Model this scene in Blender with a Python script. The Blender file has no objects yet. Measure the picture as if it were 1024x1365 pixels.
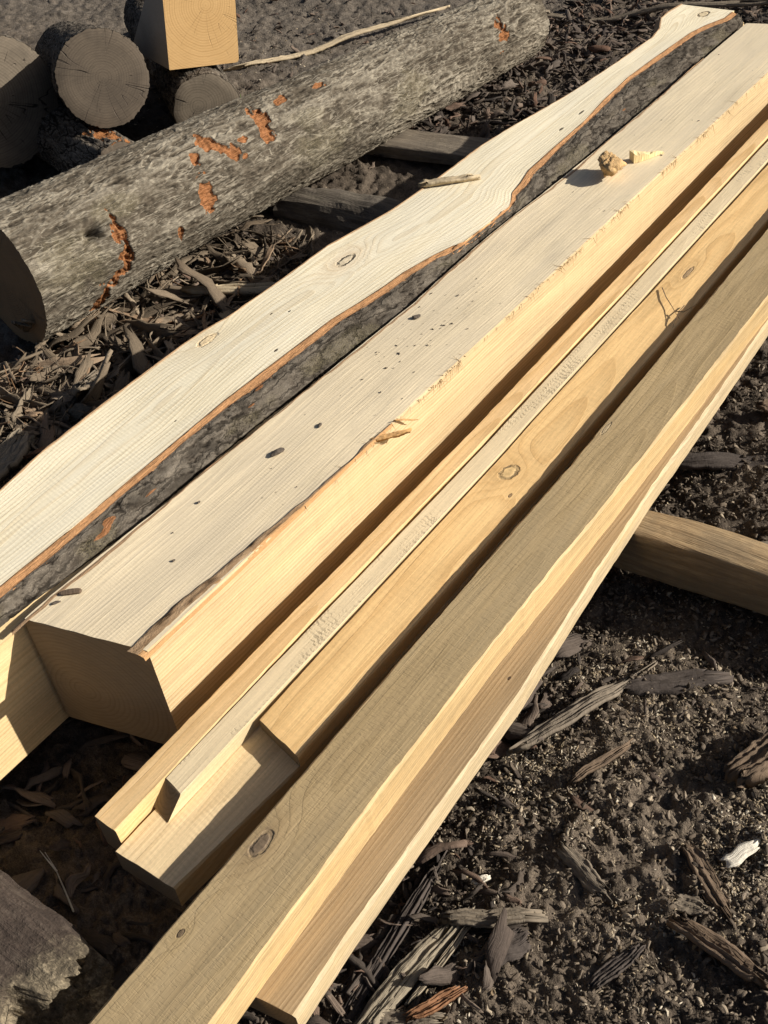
import bpy, math, random
import numpy as np

C = bpy.context.scene.collection
scene = bpy.context.scene
R = np.random.default_rng(11)
random.seed(5)

# ------------------------------------------------------------------ noise
def _h(ix, iy, iz, seed):
    h = (ix.astype(np.int64) * 374761393 + iy.astype(np.int64) * 668265263 + iz.astype(np.int64) * 2147483647 + seed * 974711) & 0xffffffff
    h = ((h ^ (h >> 13)) * 1274126177) & 0xffffffff
    h = ((h ^ (h >> 16)) * 2246822519) & 0xffffffff
    return ((h ^ (h >> 15)) & 0xffffff) / float(0xffffff)

def _hs(i, j, k, seed):
    h = (i * 374761393 + j * 668265263 + k * 2147483647 + seed * 974711) & 0xffffffff
    h = ((h ^ (h >> 13)) * 1274126177) & 0xffffffff
    h = ((h ^ (h >> 16)) * 2246822519) & 0xffffffff
    return ((h ^ (h >> 15)) & 0xffffff) / 16777215.0

def vs(x, y, z, seed):
    i, j, k = math.floor(x), math.floor(y), math.floor(z)
    u, v, w = x - i, y - j, z - k
    u = u * u * (3 - 2 * u); v = v * v * (3 - 2 * v); w = w * w * (3 - 2 * w)
    def pl(c):
        a = _hs(i, j, c, seed); b = _hs(i + 1, j, c, seed); d = _hs(i, j + 1, c, seed); e = _hs(i + 1, j + 1, c, seed)
        return (a + (b - a) * u) * (1 - v) + (d + (e - d) * u) * v
    p = pl(k)
    return (p + (pl(k + 1) - p) * w if w else p) * 2 - 1

def vn(x, y, z=0.0, seed=0):
    if not (getattr(x, 'ndim', 0) or getattr(y, 'ndim', 0) or getattr(z, 'ndim', 0)):
        return vs(float(x), float(y), float(z), seed)
    x, y, z = np.broadcast_arrays(np.asarray(x, float), np.asarray(y, float), np.asarray(z, float))
    ix, iy, iz = np.floor(x), np.floor(y), np.floor(z)
    fx, fy, fz = x - ix, y - iy, z - iz
    fx = fx * fx * (3 - 2 * fx); fy = fy * fy * (3 - 2 * fy); fz = fz * fz * (3 - 2 * fz)
    r = 0
    for a in (0, 1):
        for b in (0, 1):
            for c in (0, 1):
                w = (fx if a else 1 - fx) * (fy if b else 1 - fy) * (fz if c else 1 - fz)
                r = r + w * _h(ix + a, iy + b, iz + c, seed)
    return r * 2 - 1

def fbm(x, y, z=0.0, oct=4, seed=0, gain=.5):
    s, a = 0, 1.0
    for o in range(oct):
        f = 2.03 ** o
        s = s + a * vn(x * f, y * f, z * f, seed + o * 17)
        a *= gain
    return s

def ridge(x, y, z=0.0, oct=3, seed=0):
    s, a = 0, 1.0
    for o in range(oct):
        f = 2.07 ** o
        s = s + a * (1 - np.abs(vn(x * f, y * f, z * f, seed + o * 13)) * 2)
        a *= .5
    return s

def worley(x, y, seed=0):
    ix, iy = np.floor(x), np.floor(y)
    d1 = np.full(np.shape(x), 9.0); d2 = d1.copy(); cid = np.zeros(np.shape(x))
    for a in (-1, 0, 1):
        for b in (-1, 0, 1):
            px = ix + a + _h(ix + a, iy + b, ix * 0, seed)
            py = iy + b + _h(ix + a, iy + b, ix * 0 + 7, seed)
            d = np.hypot(px - x, py - y)
            idv = _h(ix + a, iy + b, ix * 0 + 3, seed)
            n = d < d1
            d2 = np.where(n, d1, np.minimum(d2, d))
            cid = np.where(n, idv, cid)
            d1 = np.where(n, d, d1)
    return d1, d2, cid

def sstep(a, b, x):
    t = np.clip((x - a) / (b - a), 0, 1)
    return t * t * (3 - 2 * t)

# ------------------------------------------------------------------ objects
def mesh_obj(name, V, F, mats, parent=None, origin=(0, 0, 0), mi=None, smooth=False, attrs=None):
    o3 = np.array(origin, float)
    me = bpy.data.meshes.new(name)
    V = np.asarray(V, float) - o3
    if isinstance(F, np.ndarray) and F.ndim == 2:
        nf, k = F.shape
        me.vertices.add(len(V)); me.vertices.foreach_set('co', V.ravel())
        me.loops.add(nf * k); me.loops.foreach_set('vertex_index', F.ravel().astype(np.int32))
        me.polygons.add(nf); me.polygons.foreach_set('loop_start', np.arange(0, nf * k, k, dtype=np.int32))
        me.update(calc_edges=True)
    else:
        me.from_pydata(V.tolist(), [], [list(map(int, f)) for f in F])
        me.update()
    for m in (mats if isinstance(mats, (list, tuple)) else [mats]):
        me.materials.append(m)
    if mi is not None:
        me.polygons.foreach_set('material_index', np.asarray(mi, np.int32))
    if smooth:
        me.polygons.foreach_set('use_smooth', np.ones(len(me.polygons), bool))
    for k, a in (attrs or {}).items():
        a = np.asarray(a, np.float32)
        if a.ndim == 2:
            at = me.attributes.new(k, 'FLOAT_VECTOR', 'POINT'); at.data.foreach_set('vector', a.ravel())
        else:
            at = me.attributes.new(k, 'FLOAT', 'POINT'); at.data.foreach_set('value', a)
    ob = bpy.data.objects.new(name, me)
    C.objects.link(ob)
    if parent is not None:
        ob.parent = parent
        ob.location = o3 - np.array(parent.get('_o', (0, 0, 0)))
    else:
        ob.location = o3
    return ob

def thing(name, label, cat, loc, group=None):
    o = bpy.data.objects.new(name, None)
    C.objects.link(o); o.location = loc; o.empty_display_size = .1
    o['_o'] = tuple(float(v) for v in loc)
    return tag(o, label, cat, group)

def tag(o, label, cat, group=None):
    o['label'] = label; o['category'] = cat
    if group: o['group'] = group
    return o

# ------------------------------------------------------------------ materials
class G:
    def __init__(s, name, rough=.7):
        s.m = bpy.data.materials.new(name); s.m.use_nodes = True
        s.nt = s.m.node_tree; s.nt.nodes.clear()
        s.out = s.nt.nodes.new('ShaderNodeOutputMaterial')
        s.b = s.nt.nodes.new('ShaderNodeBsdfPrincipled')
        s.b.inputs['Roughness'].default_value = rough
        s.b.inputs['Specular IOR Level'].default_value = .25
        s.nt.links.new(s.b.outputs[0], s.out.inputs[0])
    def put(s, sock, v):
        if v is None: return
        if isinstance(v, bpy.types.NodeSocket): s.nt.links.new(v, sock)
        elif isinstance(v, (tuple, list)) and len(v) == 3 and sock.type == 'RGBA': sock.default_value = (*v, 1)
        else: sock.default_value = v
    def N(s, t, props=None, out=0, **kw):
        n = s.nt.nodes.new(t)
        for k, v in (props or {}).items(): setattr(n, k, v)
        for k, v in kw.items():
            s.put(n.inputs[int(k[1:])] if k[0] == 'i' and k[1:].isdigit() else n.inputs[k.replace('_', ' ')], v)
        return n.outputs[out]
    def M(s, op, a, b=None, c=None, clamp=False):
        n = s.nt.nodes.new('ShaderNodeMath'); n.operation = op; n.use_clamp = clamp
        for i, v in enumerate((a, b, c)): s.put(n.inputs[i], v)
        return n.outputs[0]
    def add(s, a, b): return s.M('ADD', a, b)
    def mul(s, a, b): return s.M('MULTIPLY', a, b)
    def V(s, op, a, b=None, out=0):
        n = s.nt.nodes.new('ShaderNodeVectorMath'); n.operation = op
        s.put(n.inputs[0], a); s.put(n.inputs[1], b)
        return n.outputs[out]
    def oc(s, off=(0, 0, 0)):
        return s.V('ADD', s.N('ShaderNodeTexCoord', out=3), off)
    def attr(s, name, out=1):
        return s.N('ShaderNodeAttribute', {'attribute_name': name}, out=out)
    def sc(s, v, k): return s.V('MULTIPLY', v, k)
    def noise(s, v, scale=1, detail=3, rough=.5, dist=0, out=0):
        return s.N('ShaderNodeTexNoise', out=out, Vector=v, Scale=scale, Detail=detail, Roughness=rough, Distortion=dist)
    def vor(s, v, scale=1, feature='F1', out=0, rnd=1):
        return s.N('ShaderNodeTexVoronoi', {'feature': feature}, out=out, Vector=v, Scale=scale, Randomness=rnd)
    def mr(s, v, a, b, c=0., d=1., sm=True):
        return s.N('ShaderNodeMapRange', {'interpolation_type': 'SMOOTHSTEP' if sm else 'LINEAR'}, Value=v, From_Min=a, From_Max=b, To_Min=c, To_Max=d)
    def mix(s, f, a, b, mode='MIX'):
        n = s.nt.nodes.new('ShaderNodeMix'); n.data_type = 'RGBA'; n.blend_type = mode
        s.put(n.inputs[0], f); s.put(n.inputs[6], a); s.put(n.inputs[7], b)
        return n.outputs[2]
    def ramp(s, f, st, interp='LINEAR'):
        n = s.nt.nodes.new('ShaderNodeValToRGB'); r = n.color_ramp; r.interpolation = interp
        while len(r.elements) < len(st): r.elements.new(.5)
        for e, (p, c) in zip(r.elements, st): e.position = p; e.color = (*c, 1)
        s.put(n.inputs[0], f); return n.outputs[0]
    def sep(s, v):
        n = s.nt.nodes.new('ShaderNodeSeparateXYZ'); s.put(n.inputs[0], v); return n.outputs
    def comb(s, x, y, z):
        n = s.nt.nodes.new('ShaderNodeCombineXYZ')
        for i, v in enumerate((x, y, z)): s.put(n.inputs[i], v)
        return n.outputs[0]
    def done(s, col, h=None, dist=.002, strength=1., rough=None):
        s.put(s.b.inputs['Base Color'], col)
        if rough is not None: s.put(s.b.inputs['Roughness'], rough)
        if h is not None:
            n = s.nt.nodes.new('ShaderNodeBump'); n.inputs['Distance'].default_value = dist; n.inputs['Strength'].default_value = strength
            s.put(n.inputs['Height'], h); s.nt.links.new(n.outputs[0], s.b.inputs['Normal'])
        return s.m

def wood(name, off, base, late, ring=.005, pith=(0, 0), warp=.012, knots=(), saw=(0, 0), dash=0, grey=None, greyamt=.5,
         uattr=False, ringamt=.6, fib=.35, stain=None, stainamt=0, specks=0, heart=None, heartx=(0, 0), seed=0, tooth=0, bumpk=1., rough=.65):
    """sawn timber: growth rings round a pith line (x,z), knots bending them, fibre, saw marks"""
    g = G(name, rough)
    p = g.oc(off); x, y, z = g.sep(p)
    lo = g.comb(g.mul(x, 3), g.add(g.mul(y, .9), seed), g.mul(z, 3))
    wn = g.noise(lo, 1.6, 2, .5, out=1)
    wx, wy, wz = g.sep(wn)
    if uattr:
        u = g.attr('u', 2)
        r = g.M('SQRT', g.add(g.M('POWER', u, 2.0), .0016))
    else:
        dx = g.add(g.add(x, -pith[0]), g.mul(g.add(wx, -.5), warp * 3))
        dz = g.add(g.add(z, -pith[1]), g.mul(g.add(wy, -.5), warp * 3))
        r = g.M('SQRT', g.add(g.mul(dx, dx), g.mul(dz, dz)))
    r = g.add(r, g.mul(g.add(wz, -.5), warp))
    n2 = g.noise(g.comb(g.mul(x, 14), g.add(g.mul(y, 3.), seed), g.mul(z, 14)), 1.5, 2, .5)
    r = g.add(r, g.mul(g.add(n2, -.5), warp * .35))
    kd = []
    for (kx, ky, ka, kb, amp, core, halo) in knots:
        ex = g.M('DIVIDE', g.add(x, -kx), ka); ey = g.M('DIVIDE', g.add(y, -ky), kb)
        kn = g.noise(p, 70., 3, .6); ex = g.add(ex, g.mul(g.add(kn, -.5), .9)); ey = g.add(ey, g.mul(g.add(n2, -.5), .6))
        d = g.M('SQRT', g.add(g.mul(ex, ex), g.mul(ey, ey)))
        e = g.M('EXPONENT', g.mul(g.mul(d, d), -.12))
        r = g.add(r, g.mul(e, amp))
        kd.append((d, core, halo))
    v = g.M('DIVIDE', r, ring)
    fr = g.M('FRACT', v); idx = g.M('FLOOR', v)
    wh = g.N('ShaderNodeTexWhiteNoise', {'noise_dimensions': '1D'}, out=0, W=idx)
    line = g.mr(fr, .35, .95); line = g.mul(line, g.mr(fr, 1., .95))
    line = g.mul(line, g.add(.45, g.mul(wh, .75)))
    fibv = g.comb(g.mul(x, 520), g.mul(y, 11), g.mul(z, 520))
    fn = g.noise(fibv, 1., 3, .62)
    fib2 = g.noise(g.comb(g.mul(x, 130), g.mul(y, 2.6), g.mul(z, 130)), 1., 3, .6)
    pore = g.mr(g.noise(g.comb(g.mul(x, 900), g.mul(y, 45), g.mul(z, 900)), 1., 1, .5), .34, .27)
    col = g.mix(g.mul(line, ringamt), base, late)
    if heart:
        hm = g.mr(g.add(x, g.mul(g.add(wx, -.5), .16)), heartx[0], heartx[1])
        hm = g.mul(hm, g.mr(g.noise(lo, 1.1, 2, .5), .36, .56))
        col = g.mix(g.mul(hm, .75), col, heart)
    fib3 = g.noise(g.comb(g.mul(x, 260), g.mul(y, 7), g.mul(z, 260)), 1., 2, .6)
    f = g.add(g.mul(g.add(fn, -.5), fib), g.add(g.mul(g.add(fib2, -.5), fib * 1.5), g.mul(g.add(fib3, -.5), fib * 1.4)))
    big = g.add(g.mul(g.add(g.noise(g.comb(g.mul(x, 9), g.mul(y, 1.6), g.mul(z, 9)), 1, 3, .6), -.5), .5), g.mul(g.add(g.noise(p, 2.2, 3, .6), -.5), .35))
    k = g.add(1., g.add(f, big))
    k = g.add(k, g.mul(g.add(g.noise(p, 210., 3, .7), -.5), .34))
    k = g.add(k, g.mul(pore, -.14))
    h = g.add(g.mul(fn, .5), g.add(g.mul(line, .25), g.mul(fib3, .5)))
    if saw[1]:
        sn = g.noise(g.comb(g.mul(x, 7), g.mul(y, 60), g.mul(z, 7)), 1, 2, .5)
        sk = g.add(g.mul(y, saw[0] * 6.283), g.add(g.mul(x, saw[0] * .9), g.mul(sn, 5.)))
        sw = g.add(g.mul(g.M('SINE', sk), .5), .5)
        sm = g.mul(sw, g.mr(g.noise(g.comb(g.mul(x, 30), g.mul(y, 9), 0.), 1, 3, .6), .38, .62))
        k = g.add(k, g.mul(sm, -saw[1])); h = g.add(h, g.mul(sm, -saw[1] * 5))
    if dash:
        dn = g.noise(g.comb(g.add(g.mul(x, 95), g.mul(y, 20)), g.mul(y, 420), g.mul(z, 95)), 1., 2, .55)
        dm = g.mr(dn, .53, .66)
        k = g.add(k, g.mul(dm, -dash)); h = g.add(h, g.mul(dm, -dash * 3))
    if tooth:
        tn = g.add(g.mul(g.noise(g.comb(g.mul(x, 34), g.mul(y, 150), 3.), 1., 3, .6), .7), g.add(.15, g.mul(g.M('SINE', g.add(g.mul(y, 640.), g.add(g.mul(x, 260.), g.mul(fib2, 16.)))), .06)))
        tm = g.mul(g.mr(tn, .48, .62), g.mr(g.noise(g.comb(g.mul(x, 22), g.mul(y, 5), 9.), 1., 2, .6), .45, .6))
        k = g.add(k, g.mul(tm, -tooth)); h = g.add(h, g.mul(tm, -tooth * 1.5))
    col = g.mix(1., col, g.comb(k, k, k), 'MULTIPLY')
    if grey:
        gm = g.noise(g.comb(g.mul(x, 6), g.mul(y, 1.5), g.mul(z, 6)), 1.3, 4, .62)
        gm = g.add(gm, g.mul(g.add(fib2, -.5), .5))
        col = g.mix(g.mul(g.mr(gm, .35, .7), greyamt), col, grey)
    if stain:
        st = g.noise(g.comb(g.mul(x, 22), g.mul(y, 3), g.mul(z, 22)), 1.2, 5, .68)
        col = g.mix(g.mul(g.mr(st, .48, .80), stainamt), col, stain)
    for d, core, halo in kd:
        if halo:
            col = g.mix(g.mul(g.M('EXPONENT', g.mul(g.mul(d, d), -.16)), halo[1]), col, halo[0])
        kr = g.add(.45, g.add(g.mul(g.M('SINE', g.mul(d, 14.)), .07), g.mul(g.noise(p, 110., 4, .7), 1.3)))
        cc = g.mix(1., core[0], g.comb(kr, kr, kr), 'MULTIPLY')
        col = g.mix(g.mr(d, 1.02, .92) if core[2] > 0 else g.mul(g.mr(g.add(d, g.mul(g.add(g.noise(p, 90., 4, .7), -.5), 2.2)), 1.5, .5), .85), col, cc)
        om = g.mul(g.mr(d, .62, .84), g.mr(d, 1.16, .98))
        om = g.mul(om, g.mr(g.noise(p, 45., 3, .6), .3, .6))
        col = g.mix(g.mul(om, core[2]), col, core[1])
        h = g.add(h, g.mul(om, -2.))
    if specks:
        sp = g.vor(g.sc(p, (1, .8, 1)), 34., 'F1')
        sr = g.mul(g.mr(sp, .085, .05), g.mr(g.noise(p, 5.5, 3, .6), .52, .6))
        col = g.mix(g.mul(sr, specks), col, (.035, .026, .018))
    return g.done(col, h, .0012 * bumpk, .8)

def endgrain(name, base, late, ring=.006, crack=.5, dirt=.3, dirtcol=(.05, .042, .033), saw=.2, centre=(0, 0)):
    g = G(name, .8)
    p = g.attr('disc', 1); x, y, z = g.sep(p)
    x = g.add(x, -centre[0]); y = g.add(y, -centre[1])
    q = g.comb(x, y, 0.)
    w = g.add(g.mul(g.noise(q, 5, 2, .5), 1.6), g.mul(g.noise(q, 22, 3, .5), .35))
    r = g.add(g.M('SQRT', g.add(g.mul(x, x), g.mul(y, y))), g.mul(g.add(w, -.5), .012))
    v = g.M('DIVIDE', r, ring); fr = g.M('FRACT', v)
    wh = g.N('ShaderNodeTexWhiteNoise', {'noise_dimensions': '1D'}, out=0, W=g.M('FLOOR', v))
    line = g.mul(g.mr(fr, .4, .95), g.add(.35, g.mul(wh, .8)))
    col = g.mix(g.mul(line, .6), base, late)
    nrm = g.V('NORMALIZE', q)
    rn = g.noise(g.V('ADD', g.sc(nrm, (1.9, 1.9, 0)), g.sc(q, (3, 3, 0))), 1., 2, .5)
    cr = g.mul(g.mr(g.M('ABSOLUTE', g.add(rn, -.5)), .010, .002), g.mr(g.noise(q, 8., 2, .5), .50, .58))
    sw = g.noise(g.comb(g.add(g.mul(x, 30), g.mul(y, 6)), g.add(g.mul(y, 420), g.mul(x, -90)), 0.), 1., 2, .55)
    k = g.add(1 - saw * .5, g.mul(sw, saw))
    col = g.mix(1., col, g.comb(k, k, k), 'MULTIPLY')
    dn = g.noise(q, 7., 5, .65)
    col = g.mix(g.mul(g.mr(dn, .35, .7), dirt), col, dirtcol)
    col = g.mix(g.mul(cr, crack), col, (.015, .012, .01))
    h = g.add(g.mul(sw, .6), g.mul(cr, -4. * crack))
    return g.done(col, h, .0015, .8)

def bark_mat(name, light, dark, moss=None, mossamt=0, sc=1., orange=(.36, .15, .06), cloud=.4, fine=1., veins=0., cracks=0., ck_sc=(14, 46)):
    """bark: reads 'bk' = (height, tear, lichen) per vertex and 'bu' = (along, around) in metres"""
    g = G(name, .85)
    g.b.inputs['Specular IOR Level'].default_value = .05
    bk = g.attr('bk', 1); hh, tear, lich = g.sep(bk)
    bu = g.attr('bu', 1); s, t, _ = g.sep(bu)
    n1 = g.noise(g.comb(g.mul(s, 60 * sc), g.mul(t, 180 * sc), 0.), 1., 4, .65)
    n2 = g.noise(g.comb(g.mul(s, 9), g.mul(t, 14), 5.), 1., 4, .6)
    n3 = g.noise(g.comb(g.mul(s, 260 * sc), g.mul(t, 420 * sc), 2.), 1., 2, .6)
    f = g.add(g.add(g.mul(hh, .95), g.mul(g.add(n1, -.5), .55 * fine)), g.add(.06, g.mul(g.add(n2, -.5), cloud)))
    col = g.ramp(f, [(.08, tuple(c * .22 for c in dark)), (.36, dark), (.62, tuple((a + b) / 2 for a, b in zip(light, dark))), (.95, light)])
    k = g.add(1 - .28 * fine, g.mul(n3, .56 * fine))
    col = g.mix(1., col, g.comb(k, k, k), 'MULTIPLY')
    ck = g.mul(g.mr(n1, .34, .25), g.mr(n2, .4, .6))
    col = g.mix(g.mul(ck, .8 * fine), col, (.02, .017, .013))
    if veins:
        vz = g.noise(g.comb(g.mul(s, 9), g.mul(t, 58), 3.), 1., 2, .5, .55)
        vz2 = g.noise(g.comb(g.mul(s, 15), g.mul(t, 100), 6.), 1., 2, .5, .55)
        vm = g.M('MAXIMUM', g.mr(g.M('ABSOLUTE', g.add(vz, -.5)), .040, .006), g.mul(g.mr(g.M('ABSOLUTE', g.add(vz2, -.5)), .036, .006), .7))
        vm = g.mul(vm, g.mr(n2, .3, .55))
        vd = g.mr(vz, .40, .30)
        col = g.mix(g.mul(vd, .45 * veins), col, tuple(c * .35 for c in dark))
        col = g.mix(g.mul(vm, veins), col, tuple(min(1, c * 1.12) for c in light))
        n1 = g.add(n1, g.add(g.mul(vm, .7), g.mul(vd, -.6)))
    if cracks:
        cw = g.noise(g.comb(g.mul(s, 30), g.mul(t, 60), 1.), 1., 3, .6, out=1)
        cv = g.V('ADD', g.comb(g.mul(s, ck_sc[0]), g.mul(t, ck_sc[1]), 0.), g.sc(cw, (.9, .9, 0)))
        ed = g.vor(cv, 1., 'DISTANCE_TO_EDGE')
        cm = g.mul(g.mr(ed, .085, .02), g.mr(g.noise(g.comb(g.mul(s, 12), g.mul(t, 30), 8.), 1., 2, .5), .40, .52))
        lm = g.mul(g.mul(g.mr(ed, .05, .11), g.mr(ed, .24, .12)), g.mr(n3, .4, .6))
        cid = g.sep(g.vor(cv, 1., 'F1', out=1))[0]
        kk = g.add(.72, g.mul(cid, .5)); col = g.mix(1., col, g.comb(kk, kk, kk), 'MULTIPLY')
        col = g.mix(g.mul(lm, .55 * cracks), col, tuple(min(1, c * 1.7) for c in light))
        col = g.mix(g.mul(cm, cracks), col, (.012, .010, .008))
        n1 = g.add(n1, g.mul(g.mr(ed, .0, .12), .9 * cracks))
    if moss:
        mm = g.mul(g.add(lich, g.mul(g.mr(n2, .58, .75), .35)), g.mr(n3, .35, .65))
        col = g.mix(g.mul(mm, mossamt), col, moss)
    tf = g.noise(g.comb(g.mul(s, 45), g.mul(t, 330), 4.), 1., 3, .6)
    tc = g.ramp(tf, [(.28, tuple(c * .3 for c in orange)), (.5, orange), (.75, tuple(min(1, c * 1.3 + .03) for c in orange))])
    col = g.mix(g.mr(tear, .25, .5), col, tc)
    return g.done(col, g.add(g.add(g.mul(n1, .7), g.mul(n3, .35)), g.mul(g.mul(tear, tf), 1.0)), .004, .9)

def fibre_mat(name, cols, kbase=.7, kamp=.7):
    """shredded bark and splinters: streaks along the piece, one tone per piece"""
    g = G(name, .85)
    fb = g.attr('fib', 1); s, t, rd = g.sep(fb)
    n1 = g.noise(g.comb(g.mul(s, 22), g.mul(t, 420), g.mul(rd, 50)), 1., 3, .6)
    n2 = g.noise(g.comb(g.mul(s, 130), g.mul(t, 160), g.mul(rd, 30)), 1., 3, .6)
    col = g.ramp(rd, [(i / max(1, len(cols) - 1), c) for i, c in enumerate(cols)])
    k = g.add(kbase - kamp * .5, g.add(g.mul(n1, kamp * .75), g.mul(n2, kamp * .75)))
    col = g.mix(1., col, g.comb(k, k, k), 'MULTIPLY')
    cr = g.mr(n1, .36, .28)
    col = g.mix(g.mul(cr, .6), col, (.018, .014, .011))
    return g.done(col, g.add(n1, g.mul(n2, .5)), .003, .9)

# ------------------------------------------------------------------ lofts
def interp(tab):
    ys, vs = zip(*tab)
    return lambda y: np.interp(y, ys, vs)

def plank(name, y0, y1, xl, xr, zt, zb, mats, parent=None, skew=0, skewz=0, far_skew=None, step=.012, nsub=8, ch=.002, jit=.0008, cup=0, seed=0, rx=None, tilt=0.):
    """a sawn piece along y: chamfered section lofted through stations; slots top, side, end"""
    ys = np.linspace(y0, y1, max(4, int((y1 - y0) / step)))
    rows = []
    tt = np.linspace(0, 1, nsub + 1)
    for y in ys:
        a, b, t, q = xl(y), xr(y), zt(y), zb(y)
        j = lambda k: float(vn(y * 5., k * 3.1, 0, seed)) * jit * .7 + float(vn(y * 60., k * 3.1, 5, seed)) * jit * .35
        c1 = ch + abs(j(1)) * 1.5; c2 = ch + abs(j(2)) * 1.5
        xs = a + c1 + (b - a - c1 - c2) * tt
        pts = [(a + j(3), q), (a + j(3), t - c1)]
        for i, x in enumerate(xs):
            dzs = float(vn(x * 30, y * 6, 2, seed)) * .0006 + cup * (2 * tt[i] - 1) ** 2 + tilt * (x - (a + b) / 2)
            pts.append((x, t + dzs))
        pts[1] = (pts[1][0], pts[2][1] - c1)
        pts += [(b + j(4), pts[-1][1] - c2), (b + j(4), q)]
        rows.append(pts)
    n = len(rows[0]); ny = len(ys)
    xm = (xl(y0) + xr(y0)) / 2; zm = zt(y0)
    V = []
    for k, (y, pts) in enumerate(zip(ys, rows)):
        f = k / (ny - 1)
        sk = skew * (1 - f) + (skew if far_skew is None else far_skew) * f
        for x, z in pts:
            V.append((x, y + sk * (x - xm) + skewz * (1 - f) * (z - zm) + float(vn(x * 60, z * 60, k * 0 + (0 if k == 0 else 9), seed)) * (.0015 if k in (0, ny - 1) else 0), z))
    F, mi = [], []
    for k in range(ny - 1):
        for i in range(n):
            i2 = (i + 1) % n
            F.append((k * n + i, k * n + i2, (k + 1) * n + i2, (k + 1) * n + i))
            mi.append(0 if 2 <= i < n - 3 else 1)
    F.append(tuple(range(n))[::-1]); mi.append(2)
    F.append(tuple((ny - 1) * n + i for i in range(n))); mi.append(2)
    V = np.array(V)
    org = (float((xl((y0 + y1) / 2) + xr((y0 + y1) / 2)) / 2), (y0 + y1) / 2, float(zb((y0 + y1) / 2))) if parent is None else parent['_o']
    disc = np.stack([V[:, 0] - xm, V[:, 2] - zm, V[:, 1] * 0], 1)
    ob = mesh_obj(name, V, F, mats, parent, org, mi, attrs={'disc': disc})
    ob['_o'] = tuple(float(v) for v in org)
    return ob

def shift_origin(xl, xr, zb, y0, y1):
    ym = (y0 + y1) / 2
    return (float((xl(ym) + xr(ym)) / 2), ym, float(zb(ym)))

def strip(name, rows, mat, parent, bk=None, closed=False, smooth=True, tears=0):
    """a skin lofted from rows of points (bark, inner bark)"""
    rows = np.asarray(rows, float); nr, nc, _ = rows.shape
    F = []
    for k in range(nr - 1):
        for i in range(nc - 1 + (1 if closed else 0)):
            i2 = (i + 1) % nc
            F.append((k * nc + i, k * nc + i2, (k + 1) * nc + i2, (k + 1) * nc + i))
    seg = np.linalg.norm(np.diff(rows, axis=1), axis=2)
    around = np.concatenate([np.zeros((nr, 1)), np.cumsum(seg, 1)], 1)
    bu = np.stack([rows[:, :, 1], around, around * 0], 2).reshape(-1, 3)
    at = {'bu': bu, 'bk': (bk if bk is not None else np.zeros((nr, nc, 3))).reshape(-1, 3), 'fib': np.stack([rows[:, :, 1], around, around * 0 + .5], 2).reshape(-1, 3)}
    return mesh_obj(name, rows.reshape(-1, 3), np.array(F), mat, parent, parent['_o'], smooth=smooth, attrs=at)

# stack rises a little towards its far end
dz = lambda y: np.maximum(0, np.asarray(y) - 1.4) * .033
cz = lambda v, rise=True: (lambda y: v + (dz(y) if rise else 0))

# ------------------------------------------------------------------ ground
def mulchy(x, y):
    a = np.exp(-(((x + 1.95) / .42) ** 2)) * sstep(.3, .8, y) * sstep(2.5, 2.0, y)
    b = sstep(2.2, 2.6, y) * sstep(-2.25, -2.0, x) * sstep(-1.0, -1.5, x)
    return np.maximum(a, b)

def ground_h(x, y, fine=True):
    base = .012 + .02 * sstep(-.75, -.45, x) + .014 * fbm(x * 1.7, y * 1.7, 0, 3, 3)
    base = base + .035 * sstep(-.8, -.5, x) * np.exp(-((y - 1.85) / .3) ** 2) * (1 + .6 * vn(x * 3, y * 5, 0, 77))
    base = base - .012 * mulchy(x, y)
    far = sstep(2.6, 3.4, y) * sstep(-2.2, -2.6, x)
    wx = x + .03 * vn(x * 18, y * 18, 0, 40); wy = y + .03 * vn(x * 18, y * 18, 0, 41)
    d1, d2, c = worley(wx * 13, wy * 13, 5)
    clod = (1 - sstep(.1, .75, d1)) * c ** 2
    e1, e2, c2 = worley(wx * 38, wy * 38, 6)
    clod2 = (1 - sstep(.1, .8, e1)) * c2 ** 1.5
    dens = .25 + .45 * sstep(-.3, .5, fbm(x * 2.3, y * 2.3, 0, 3, 51))
    h = base + (.022 * clod + .016 * clod2) * dens * (1 - .55 * far)
    if fine:
        g1, g2, c3 = worley(wx * 95, wy * 95, 7)
        rough = .55 + .45 * sstep(-.25, .35, fbm(x * 4.2, y * 4.2, 0, 3, 52))
        h = h + .008 * rough * (1 - sstep(.1, .8, g1)) * c3 + .0055 * fbm(x * 75, y * 75, 0, 4, 8, .6) + .005 * fbm(x * 22, y * 22, 0, 3, 9)
    return h

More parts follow.
